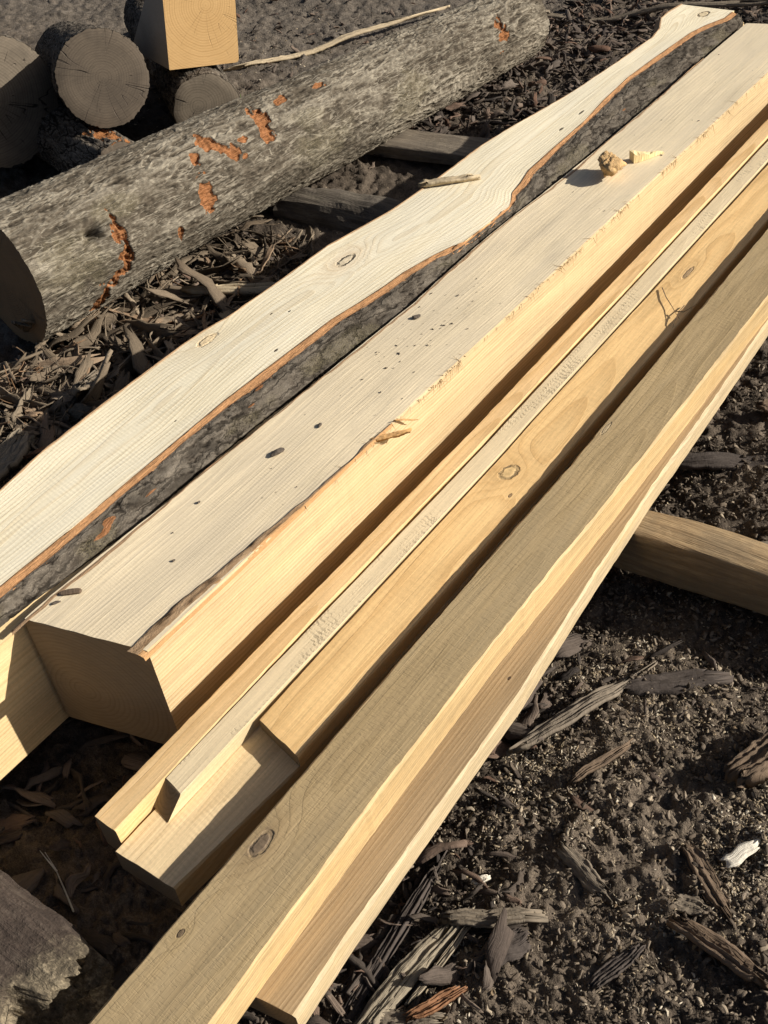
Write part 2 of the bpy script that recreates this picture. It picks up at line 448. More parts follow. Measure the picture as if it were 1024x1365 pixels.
def build_ground():
    cx, cy = 1.06, -1.20
    fwd = math.atan2(.558, -.493)
    a1 = np.linspace(fwd - .80, fwd + .62, 860)
    a2 = np.linspace(fwd + .62, fwd - .80 + 2 * math.pi, 120)[1:-1]
    ang = np.concatenate([a1, a2])
    rad = np.concatenate([np.linspace(.03, .9, 40), np.exp(np.linspace(math.log(.92), math.log(8.6), 960)), np.exp(np.linspace(math.log(8.8), math.log(220), 60))])
    A, Rr = np.meshgrid(ang, rad)
    X = cx + Rr * np.cos(A); Y = cy + Rr * np.sin(A)
    Z = ground_h(X, Y)
    Z = np.where(Rr > 8.7, Z * sstep(30, 8.7, Rr), Z)
    Z = Z * (.25 + .75 * sstep(.3, 1.0, Rr))
    nr, na = X.shape
    idx = np.arange(nr * na).reshape(nr, na)
    F = np.stack([idx[:-1, :], np.roll(idx, -1, 1)[:-1, :], np.roll(idx, -1, 1)[1:, :], idx[1:, :]], -1).reshape(-1, 4)
    F = F[:, ::-1] if False else F[:, [0, 3, 2, 1]]
    V = np.stack([X, Y, Z], -1).reshape(-1, 3)
    g = G('soil', .92)
    p = g.oc(); x, y, z = g.sep(p)
    n1 = g.noise(p, 3.2, 5, .65); n2 = g.noise(p, 24., 5, .7); n3 = g.noise(p, 130., 4, .7)
    t = g.add(g.mul(n1, .55), g.add(g.mul(n2, .32), g.add(g.mul(n3, .25), g.mul(g.add(g.noise(p, 420., 2, .7), -.5), .35))))
    col = g.ramp(t, [(.36, (.016, .012, .009)), (.48, (.054, .041, .030)), (.58, (.112, .087, .063)), (.72, (.22, .175, .13))])
    # grey dry mud behind the log
    fm = g.mul(g.mr(y, 2.6, 3.6), g.mr(x, -2.0, -2.6))
    col = g.mix(g.mul(fm, .75), col, g.ramp(g.add(g.mul(n2, .5), g.mul(n3, .5)), [(.36, (.045, .038, .030)), (.55, (.18, .152, .120)), (.7, (.30, .26, .21))]))
    # sawdust grains
    v1 = g.vor(p, 260., out=1); vr = g.sep(v1)[0]
    vd = g.vor(p, 260.)
    pm = g.noise(p, 2.6, 4, .65)
    sd = g.mul(g.mr(vr, .80, .84), g.mr(vd, .62, .4))
    right = g.mr(x, -1.0, -.6)
    pat = g.mul(g.add(.03, g.mul(g.mr(pm, .5, .62), 1.1)), g.add(.2, g.mul(right, .8)))
    col = g.mix(g.mul(g.mul(sd, pat), .6), col, (.40, .325, .225))
    return mesh_obj('ground', V, F, g.done(col, g.add(g.mul(n3, 1.), g.mul(n2, .4)), .006, .9), smooth=True)

gr = build_ground()
gr['kind'] = 'structure'

# ------------------------------------------------------------------ main beam
GREY = (.40, .355, .27)
m_end_shade = endgrain('sawn_end', (.38, .28, .165), (.28, .195, .105), .009, .0, .3, (.16, .12, .08), .5, (-.05, -.16))

Bl = interp([(.5, -1.288), (.64, -1.293), (.81, -1.289), (.95, -1.283), (1.09, -1.279), (1.4, -1.274), (1.65, -1.268), (1.78, -1.275), (1.9, -1.277), (2.05, -1.275), (2.17, -1.269), (2.45, -1.263), (2.9, -1.263), (3.5, -1.264)])
Br = interp([(.5, -1.061), (3.6, -1.061)])
Bt, Bb = cz(.36, False), cz(.105, False)

def origin_of(xl, xr, zb, y0, y1):
    ym = (y0 + y1) / 2
    return (float((xl(ym) + xr(ym)) / 2), ym, float(zb(ym)))

by0, by1 = .587, 3.38
bo = origin_of(Bl, Br, Bb, by0, by1)
beam = thing('square_beam', 'thick square beam with greyish dirty top and bright yellow sawn side, beside the bark-edged slab', 'beam', bo, 'sawn timbers in the stack')
m_b_top = wood('weathered_beam_top', bo, (.81, .675, .455), (.60, .465, .28), ring=.0060, pith=(-1.31, .22), warp=.014, saw=(170, .015), grey=(.63, .535, .385), greyamt=.6, ringamt=.26, fib=.24, stain=(.36, .31, .23), stainamt=.4, specks=.4, seed=2)
m_b_side = wood('fresh_beam_side', bo, (.57, .435, .25), (.43, .29, .135), ring=.0068, pith=(-1.20, .02), warp=.006, ringamt=.75, fib=.42, saw=(150, .0), stain=(.42, .31, .16), stainamt=.2, seed=7)
plank('timber', by0, by1, Bl, Br, Bt, Bb, [m_b_top, m_b_side, m_end_shade], beam, skew=.253, far_skew=.2, jit=.0016, ch=.002, nsub=12, seed=3)

m_ibark = fibre_mat('inner_bark', [(.36, .20, .09), (.50, .26, .10), (.42, .24, .11)], .85, .7)
m_gbark = bark_mat('grey_slab_bark', (.165, .142, .112), (.068, .056, .043), (.17, .145, .085), .6, 1., (.26, .12, .052), cloud=.25, cracks=.55, ck_sc=(9, 40))
# waney bark edge at the near right corner of the beam: dull bark above, tan inner bark below
ys = np.arange(.575, 1.23, .006); N = 9
def wane(t0, t1, y, dzb, sd, name, mat):
    w = .026 * (1 - sstep(.60, 1.09, y)) + .0045 + .0025 * fbm(y * 26, 1., 0., 3, 8)
    w = np.maximum(w * sstep(1.228, 1.16, y), .0015)
    t = np.linspace(t0, t1, N)[None, :]; e = np.linspace(0, 1, N)[None, :]
    X = -1.0600 - w[:, None] * (1 - t); Y = y[:, None] + 0 * t
    Z = .3612 - .006 * t ** 2 * np.minimum(1, w / .02)[:, None] + dzb * np.sin(np.pi * e) * np.minimum(1, w / .015)[:, None] + .0011 * fbm(X * 150, Y * 45, 0., 3, sd) * np.sin(np.pi * np.clip(e, .12, .88)) + .0012
    Y = Y + .253 * (X + 1.176)
    P = np.stack([X, Y, Z], -1)
    hg = .45 + .4 * fbm(X * 120, Y * 40, 0., 3, sd + 1)
    bk = np.stack([hg, hg * 0, hg * 0], -1)
    if t1 > .99:
        last = P[:, -1:, :] + np.array((.0016, 0, -.006)); P = np.concatenate([P, last], 1); bk = np.concatenate([bk, bk[:, -1:]], 1)
    first = P[:, :1, :] + np.array((-.0012, 0, -.002)); P = np.concatenate([first, P], 1); bk = np.concatenate([bk[:, :1], bk], 1)
    strip(name, P, mat, beam, bk)
m_wbark = bark_mat('wane_bark', (.36, .25, .15), (.23, .15, .085), (.28, .29, .30), .3)
m_wtan = fibre_mat('wane_inner_bark', [(.50, .29, .13), (.44, .25, .11)], .9, .6)
wane(.0, .72, ys, .0006, 91, 'bark_edge', m_wbark)
wane(.60, 1., ys, .0008, 95, 'inner_bark', m_wtan)
# thin brown inner-bark line along the left edge
ys = np.arange(.56, 3.1, .012); rows = []
for y in ys:
    a = float(Bl(y)); w = .0085 + .006 * float(fbm(y * 4, 0, 0, 3, 15)) + .004 * float(sstep(1.1, .6, y))
    row = []
    for i in range(5):
        t = i / 4
        x = a - .0015 + (w + .002 * float(vn(y * 50, 2, 0, 3))) * t
        z = .3615 - .006 * (1 - t) ** 2
        if i == 0: z = .345
        if i == 4: z = .3605
        row.append((x, y + .253 * (x + 1.176), z))
    rows.append(row)
m_edge = fibre_mat('edge_bark', [(.30, .19, .105), (.34, .22, .125), (.32, .21, .12)], .9, .7)
strip('bark_edge', rows, m_edge, beam)

# torn fibres along the beam's right edge
def slivers(name, n, fn, mat, parent):
    V, F, fb = [], [], []
    for k in range(n):
        (x, y, z), d, L, w = fn(k)
        d = np.array(d, float); d /= np.linalg.norm(d)
        s = np.cross(d, (0, 0, 1.)); s /= np.linalg.norm(s) + 1e-9
        up = np.cross(s, d)
        b0 = len(V); rr = R.random()
        bend = (R.random() - .5) * .4
        for i in range(4):
            t = i / 3; ww = w * (1 - t * .85)
            c = np.array((x, y, z)) + d * L * t + s * bend * L * t * t
            for q in (c - s * ww, c + up * ww * .7, c + s * ww):
                V.append(q); fb.append((t * L, q[0], rr))
        for i in range(3):
            for a in range(3):
                a2 = (a + 1) % 3
                F.append((b0 + i * 3 + a, b0 + i * 3 + a2, b0 + i * 3 + 3 + a2, b0 + i * 3 + 3 + a))
    return mesh_obj(name, V, np.array(F), mat, parent, parent['_o'] if parent else (0, 0, 0), attrs={'fib': fb})

m_sliver = fibre_mat('torn_fibres', [(.62, .48, .28), (.50, .34, .17), (.70, .56, .34)], .9, .5)
def f1(k):
    y = .95 + 2.3 * R.random() ** .8
    if R.random() < .45: y = R.choice([1.22, 1.45, 1.9, 2.15, 2.42, 2.62]) + R.normal() * .03
    up = R.random() < .4
    return (-1.0605 + R.random() * .002, y, .3605 - R.random() * .004), ((.15 + .2 * R.random()), -.6 + R.random() * .9, -.9 * R.random()) if not up else (-.6, -.8 + R.random(), .05 + .12 * R.random()), .008 + .018 * R.random() ** 2, .0007 + .0006 * R.random()
sl = slivers('torn_fibres', 260, f1, m_sliver, beam); sl['kind'] = 'stuff'

# ------------------------------------------------------------------ live-edge slab
Al = interp([(.2, -1.528), (.5, -1.545), (.739, -1.5635), (.863, -1.5822), (1.004, -1.5886), (1.243, -1.5931), (1.308, -1.5890), (1.368, -1.5788), (1.473, -1.5743), (1.57, -1.5700), (1.712, -1.5700), (1.836, -1.5490), (1.924, -1.5350), (2.111, -1.5270), (2.299, -1.5270), (2.385, -1.5186), (2.454, -1.5098), (2.677, -1.4770), (2.91, -1.4615), (3.127, -1.4519), (3.2, -1.4640), (3.28, -1.4968), (3.33, -1.5000), (3.43, -1.4890)])
Ar = interp([(.2, -1.368), (.578, -1.3665), (.735, -1.3675), (.882, -1.3714), (1.149, -1.3795), (1.252, -1.3765), (1.354, -1.3730), (1.471, -1.3690), (1.552, -1.3560), (1.635, -1.3460), (1.697, -1.3420), (1.786, -1.3235), (1.835, -1.3090), (1.859, -1.2955), (1.929, -1.2915), (1.981, -1.2890), (2.049, -1.2890), (2.075, -1.300), (2.112, -1.3195), (2.168, -1.3290), (2.23, -1.3440), (2.351, -1.3500), (2.533, -1.3550), (2.664, -1.3720), (2.834, -1.3830), (2.976, -1.3780), (3.196, -1.3654), (3.265, -1.3499), (3.341, -1.3220), (3.43, -1.3210)])
Ab = interp([(.2, -1.332), (.539, -1.3280), (.654, -1.3190), (.736, -1.3120), (.832, -1.3040), (.927, -1.3060), (1.156, -1.3045), (1.356, -1.2970), (1.462, -1.2910), (1.557, -1.2835), (1.646, -1.2835), (1.76, -1.2875), (1.845, -1.2875), (1.931, -1.2865), (2.057, -1.2845), (2.131, -1.2840), (2.287, -1.2832), (2.435, -1.2798), (2.568, -1.2740), (2.772, -1.2770), (3.022, -1.2815), (3.4, -1.2815)])
ADIP = lambda y: .0 * sstep(1.73, 1.84, y) * sstep(2.14, 2.04, y)
ay0, ay1, AT, ABm = .30, 3.415, .375, .09
ao = (-1.45, (ay0 + ay1) / 2, ABm)
slab = thing('live_edge_slab', 'thick pale cream slab with a wavy natural edge and grey bark along one side', 'slab', ao, 'sawn timbers in the stack')
knA = [(-1.4920, 1.6787, .0125, .030, .035, ((.62, .52, .36), (.03, .022, .016), .95), ((.50, .27, .10), .32)),
       (-1.5583, 1.2879, .012, .03, .03, ((.66, .52, .32), (.5, .36, .19), .3), ((.6, .45, .25), .3)),
       (-1.3940, 3.3523, .015, .026, .03, ((.60, .49, .31), (.20, .15, .09), .9), ((.5, .4, .26), .25)),
       (-1.4001, 1.3267, .0025, .006, .0, ((.10, .075, .05), (.05, .04, .03), .9), None),
       (-1.5001, 1.4287, .002, .004, .0, ((.06, .045, .03), (.05, .04, .03), .9), None),
       (-1.4705, 1.4542, .002, .004, .0, ((.06, .045, .03), (.05, .04, .03), .9), None),
       (-1.3889, 2.5798, .003, .014, .004, ((.10, .08, .05), (.06, .05, .03), .9), None),
       (-1.3879, 2.4696, .003, .010, .004, ((.10, .08, .05), (.06, .05, .03), .9), None),
       (-1.4205, 1.0511, .0015, .003, .0, ((.10, .08, .05), (.06, .05, .03), .9), None)]
m_a_top = wood('pale_slab_top', ao, (.90, .80, .575), (.62, .47, .26), ring=.0062, warp=.018, knots=knA, uattr=True, ringamt=.45, fib=.26, grey=(.74, .70, .58), greyamt=.4, stain=(.66, .57, .38), stainamt=.25, seed=11, saw=(120, .03))
m_a_side = wood('fresh_slab_side', ao, (.74, .55, .29), (.6, .38, .16), ring=.006, pith=(-1.43, .3), ringamt=.5, fib=.25, stain=(.45, .3, .15), stainamt=.3, seed=14)
def build_slab():
    ys = np.arange(ay0, ay1 + .001, .010); nt = 34
    rows, us = [], []
    for y in ys:
        a = float(Al(y)) + .0015 * float(fbm(y * 14, 1, 0, 3, 21)); b = float(Ar(y)) + .0012 * float(fbm(y * 16, 2, 0, 3, 22)); q = float(Ab(y))
        t = np.linspace(0, 1, nt)
        xs = a + (b - a) * t
        at = AT - float(ADIP(y)); zs = AT + .0012 * vn(xs * 9, y * 5, 0, 23) - float(ADIP(y)) * sstep(.9, 1., t)
        pts = [(a - .028, ABm, -.12), (a - .024, AT - .12, -.12), (a - .004, AT - .010, -.105)]
        c = (np.linspace(0, 1, nt) - .46)
        uu = c * .17 + .012 * vn(y * 3, 0, 0, 24)
        pts += [(float(x), float(z), float(u)) for x, z, u in zip(xs, zs, uu)]
        wz = .347
        xs_ = max(q - .003, -1.303); pts += [(b, at - .006, .1), (q - .006, wz - .004, .1), (xs_, wz - .014, .1), (xs_, ABm, .1)]
        rows.append(pts)
    ny, n = len(rows), len(rows[0])
    V, U = [], []
    for k, (y, pts) in enumerate(zip(ys, rows)):
        for x, z, u in pts:
            V.append((x, y, z)); U.append(u)
    F, mi = [], []
    for k in range(ny - 1):
        for i in range(n):
            i2 = (i + 1) % n
            F.append((k * n + i, k * n + i2, (k + 1) * n + i2, (k + 1) * n + i))
            mi.append(0 if 3 <= i < 3 + nt - 1 else 1)
    F.append(tuple(range(n))[::-1]); mi.append(2)
    F.append(tuple((ny - 1) * n + i for i in range(n))); mi.append(2)
    V = np.array(V)
    mesh_obj('timber', V, F, [m_a_top, m_a_side, m_end_shade], slab, ao, mi, attrs={'u': U, 'disc': np.stack([V[:, 0] + 1.45, V[:, 2] - .24, V[:, 1] * 0], 1)})
build_slab()
m_orange = fibre_mat('orange_inner_bark', [(.36, .19, .085), (.36, .19, .085)], .80, 1.5)
def slab_bark():
    ys = np.arange(.30, 3.40, .005); N = 20
    a = Ar(ys); q = Ab(ys); at = AT - ADIP(ys)
    w = np.maximum(q - a - .002, .0035)
    waist = sstep(1.78, 1.85, ys) * sstep(2.10, 2.06, ys)
    drp = at - .346
    iw = np.minimum(w * (.62 + .3 * waist), .040 * waist + .016 + .007 * fbm(ys * 6, 3., 0., 3, 31) + .004 * sstep(2.1, 2.2, ys) * sstep(2.35, 2.25, ys) + .005 * sstep(1.2, .8, ys))
    t1 = np.linspace(0, 1, 7)[None, :]
    X = a[:, None] + iw[:, None] * t1; Y = ys[:, None] + 0 * t1
    Z = at[:, None] + .0010 - (.006 + .004 * waist[:, None]) * t1 + (.0016 + .004 * waist[:, None]) * fbm(X * 260, Y * 30, 0., 3, 32) * (t1 > .05)
    X = np.concatenate([a[:, None] - .0008, X], 1); Y = np.concatenate([ys[:, None], Y], 1); Z = np.concatenate([at[:, None] - .005, Z], 1)
    strip('inner_bark', np.stack([X, Y, Z], -1), m_orange, slab)
    t = np.linspace(0, 1, N)[None, :]
    X0 = a[:, None] + iw[:, None] * .8 + (w - iw * .8)[:, None] * t; Y = ys[:, None] + 0 * t
    drop = drp[:, None]
    Z0 = at[:, None] - .0035 - drop * t ** 1.35
    wx = X0 + .012 * fbm(X0 * 30, Y * 16, 0., 3, 30)
    d1, d2, cc = worley(Y * 17 + X0 * 12 + .5 * fbm(Y * 40, X0 * 60, 0., 2, 25), wx * 58 + .7 * vn(Y * 25, X0 * 25, 0., 29), 34)
    crack = np.maximum(sstep(.0, .14, d2 - d1), .9 * sstep(.0, .5, fbm(X0 * 40, Y * 12, 0., 3, 27)))
    hgt = .25 + .45 * (.5 + .5 * fbm(X0 * 70, Y * 20, 0., 4, 33)) + .38 * (crack - .35) + .25 * (cc - .5)
    amp = .0085 * np.sin(np.pi * .5 * np.minimum(1, t * 3 + .1)) * np.minimum(1, w / .03)[:, None] * (1 - .6 * waist[:, None])
    disp = amp * (hgt - .2) + .0014 * fbm(X0 * 240, Y * 150, 0., 2, 35)
    P = np.stack([X0 + .6 * disp, Y, Z0 + .8 * disp], -1)
    tr = fbm(X0 * 30, Y * 7, 0., 3, 36)
    tear = np.clip(sstep(.80, .92, tr) * .8 + .6 * sstep(.05, .0, t) + .24 * ((ys > 1.78) & (ys < 2.05))[:, None] * sstep(-.3, .6, tr), 0, 1)
    li = .9 * sstep(.1, .6, fbm(X0 * 22, Y * 8, 0., 3, 37)) * sstep(.3, .6, t)
    hc = np.clip(.0 + .50 * crack * (.6 + .6 * cc) + .12 * hgt + .16 * fbm(X0 * 150, Y * 70, 0., 3, 26), 0, 1)
    bk = np.stack([hc, tear, li], -1)
    last = P[:, -1:, :] + np.array((-.003, 0, -.012)); P = np.concatenate([P, last], 1); bk = np.concatenate([bk, bk[:, -1:, :] * 0], 1)
    strip('bark', P, m_gbark, slab, bk)
slab_bark()
# rind along the far (left) edge of the slab
ys = np.arange(ay0, ay1, .01); rows = []; bk = []
for y in ys:
    a = float(Al(y)); w = .0055 + .003 * float(fbm(y * 7, 0, 0, 3, 41)) + .006 * float(sstep(2.9, 3.15, y))
    pr = [(a - .030 - w, .11), (a - .028 - w, .26), (a - .010 - w, .356), (a - w, .369), (a - w * .4, AT + .0005), (a + .001, AT + .0016), (a + .0015, AT - .004)]
    rows.append([(x + .0015 * float(vn(y * 40, i, 0, 42)), y, z) for i, (x, z) in enumerate(pr)])
strip('bark_rind', rows, m_edge, slab)

# ------------------------------------------------------------------ sticks and boards of the right-hand pile
golden = dict(ringamt=.5, fib=.26)
m_end_dark = endgrain('sawn_board_end', (.30, .215, .12), (.2, .14, .07), .005, .1, .4, (.12, .09, .06), .3)
def simple(name, label, y0, y1, xl, xr, zt, zb, top, side, cat='board', skew=0, skewz=0, endm=None, **kw):
    o = origin_of(xl, xr, zb, y0, y1); endm = endm or m_end_dark
    mt = wood(name + '_top', o, *top[0], **top[1]); ms = wood(name + '_side', o, *side[0], **side[1])
    ob = plank(name, y0, y1, xl, xr, zt, zb, [mt, ms, endm or m_end_shade], None, skew, skewz, **kw)
    return tag(ob, label, cat, 'sawn timbers in the stack')

c1l = interp([(.3, -.997), (.93, -1.002), (1.46, -1.003), (2.2, -1.0), (3.6, -.995)])
c1r = interp([(.3, -.948), (.88, -.960), (1.48, -.962), (2.1, -.959), (3.6, -.956)])
simple('timber_stick', 'squared golden stick with specks, lying nearest to the thick beam', .400, 3.55, c1l, c1r, cz(.248), cz(.172),
       (((.74, .515, .265), (.56, .35, .145)), dict(ring=.006, pith=(-.97, .20), warp=.012, specks=.4, ringamt=.55, fib=.3, stain=(.42, .25, .10), stainamt=.45, seed=21)),
       (((.70, .50, .24), (.56, .35, .14)), dict(ring=.006, pith=(-.98, .21), ringamt=.5, fib=.28, seed=22)), 'stick', skew=-.05, jit=.0018, nsub=6, seed=31)
c2l = interp([(.4, -.952), (.87, -.9535), (1.49, -.9545), (2.1, -.9525), (3.6, -.9455)])
c2r = interp([(.4, -.9115), (.83, -.911), (1.51, -.915), (2.0, -.912), (3.6, -.905)])
simple('timber_stick', 'narrow pale stick with dark saw-tooth marks across its top, between two golden pieces', .502, 3.5, c2l, c2r, cz(.248), cz(.2205),
       (((.76, .62, .40), (.60, .46, .27)), dict(ring=.007, pith=(-.93, .12), warp=.012, tooth=.34, ringamt=.3, fib=.3, grey=(.66, .55, .36), greyamt=.3, seed=23)),
       (((.62, .50, .30), (.50, .36, .18)), dict(ring=.007, pith=(-.93, .2), ringamt=.3, fib=.25, seed=24)), 'stick', skew=-.24, skewz=1.35, ch=.001, nsub=6, seed=32)
knD = [(-.871, 1.354, .0155, .024, .03, ((.60, .42, .20), (.16, .11, .06), .8), ((.42, .25, .10), .35)),
       (-.866, 2.12, .006, .026, .02, ((.32, .22, .12), (.3, .2, .11), .1), ((.50, .33, .15), .55)),
       (-.835, 1.30, .003, .006, .004, ((.3, .2, .1), (.2, .12, .06), .8), None)]
Dl = interp([(.6, -.902), (.84, -.906), (1.51, -.911), (2.0, -.907), (3.6, -.896)])
Dr = interp([(.6, -.804), (1.35, -.803), (1.85, -.797), (3.6, -.790)])
simple('timber_board', 'golden flat board with a round ringed knot and a dark smudge, middle of the pile', .652, 3.5, Dl, Dr, cz(.248), cz(.2205),
       (((.88, .595, .275), (.64, .39, .155)), dict(ring=.0085, pith=(-.845, .165), warp=.016, knots=knD, ringamt=.5, fib=.26, stain=(.55, .31, .11), stainamt=.3, seed=25, heart=(.70, .45, .195), heartx=(-.86, -.93), saw=(60, .03))),
       (((.62, .42, .19), (.5, .3, .12)), dict(ring=.006, ringamt=.5, fib=.28, seed=26)), skew=-.22, nsub=10, seed=33, tilt=.02)
Fl = interp([(.3, -.946), (.6, -.948), (3.6, -.955)])
Fr = interp([(.3, -.833), (.39, -.829), (.64, -.806), (1., -.80), (3.6, -.80)])
simple('timber_board', 'yellow-brown board lowest in the pile, its sunlit near end jutting out beyond the boards above', .386, 3.5, Fl, Fr, cz(.2195), cz(.172),
       (((.76, .58, .335), (.58, .41, .21)), dict(ring=.0075, pith=(-.88, .16), warp=.012, saw=(110, .04), ringamt=.35, fib=.3, grey=(.68, .54, .33), greyamt=.4, seed=27)),
       (((.5, .36, .18), (.4, .26, .11)), dict(ring=.006, ringamt=.5, fib=.28, seed=28)), skew=.03, nsub=8, jit=.0014, seed=34)
knE = [(-.738, .488, .011, .022, .03, ((.13, .095, .065), (.09, .065, .04), .0), ((.25, .175, .095), .65)),
       (-.742, .33, .004, .007, .02, ((.12, .085, .05), (.08, .055, .03), .9), ((.34, .24, .11), .35)),
       (-.755, 1.52, .004, .02, .002, ((.38, .29, .17), (.36, .27, .15), .2), ((.32, .24, .14), .4))]
El = interp([(-.4, -.757), (.18, -.759), (.89, -.765), (3.6, -.768)])
Er = interp([(-.4, -.612), (.27, -.629), (.45, -.638), (.63, -.646), (.96, -.656), (3.6, -.662)])
simple('timber_plank', 'wide olive-brown plank with fine cross saw marks and a black knot near its edge', -.35, 3.45, El, Er, cz(.28), cz(.2155),
       (((.43, .315, .165), (.31, .22, .105)), dict(ring=.009, pith=(-.70, .205), warp=.02, knots=knE, saw=(85, .025), dash=.07, ringamt=.4, fib=.34, grey=(.33, .255, .15), greyamt=.55, stain=(.30, .22, .12), stainamt=.3, seed=41)),
       (((.52, .375, .19), (.39, .26, .115)), dict(ring=.006, pith=(-.72, .06), ringamt=.7, fib=.45, saw=(120, .0), stain=(.6, .38, .15), stainamt=.5, seed=42)), 'plank', nsub=12, jit=.0022, ch=.0025, seed=35)
E2l = interp([(.2, -.72), (3.6, -.74)])
E2r = interp([(.2, -.565), (.47, -.583), (.64, -.588), (.93, -.596), (1.22, -.619), (1.48, -.634), (1.79, -.642), (2.07, -.652), (3.6, -.70)])
knE2 = [(-.628, .955, .002, .004, .0, ((.08, .05, .03), (.05, .03, .02), .9), None)]
simple('timber_plank', 'tan plank showing as a narrow ledge under the wide olive plank, bright rough outer edge', .335, 3.4, E2l, E2r, cz(.2150), cz(.172),
       (((.37, .265, .15), (.26, .175, .09)), dict(ring=.006, pith=(-.80, .12), warp=.008, knots=knE2, ringamt=.5, fib=.34, stain=(.42, .27, .12), stainamt=.3, seed=43)),
       (((.52, .41, .25), (.34, .25, .135)), dict(ring=.0055, pith=(-.68, .05), ringamt=.6, fib=.5, stain=(.52, .38, .18), stainamt=.6, seed=44)), 'plank', skew=.16, nsub=12, jit=.002, ch=.004, seed=36)

# ------------------------------------------------------------------ round logs
m_log = bark_mat('log_bark', (.35, .31, .24), (.10, .082, .06), (.30, .265, .155), .3, 1., (.31, .135, .055), veins=.55, fine=.45)
m_dlog = bark_mat('dark_log_bark', (.22, .19, .15), (.07, .058, .046), (.2, .2, .12), .2, .8, (.30, .13, .05), cracks=.8, ck_sc=(16, 40))
m_cut_fresh = endgrain('log_cut', (.26, .165, .085), (.17, .10, .05), .006, .3, .35, (.12, .085, .05), .3)
m_cut_old = endgrain('old_log_cut', (.125, .098, .07), (.078, .059, .041), .008, .5, .5, (.045, .036, .028), .75)
m_cut_old2 = endgrain('grey_log_cut', (.185, .15, .108), (.098, .076, .054), .009, .95, .5, (.055, .044, .034), .7, (-.03, .02))

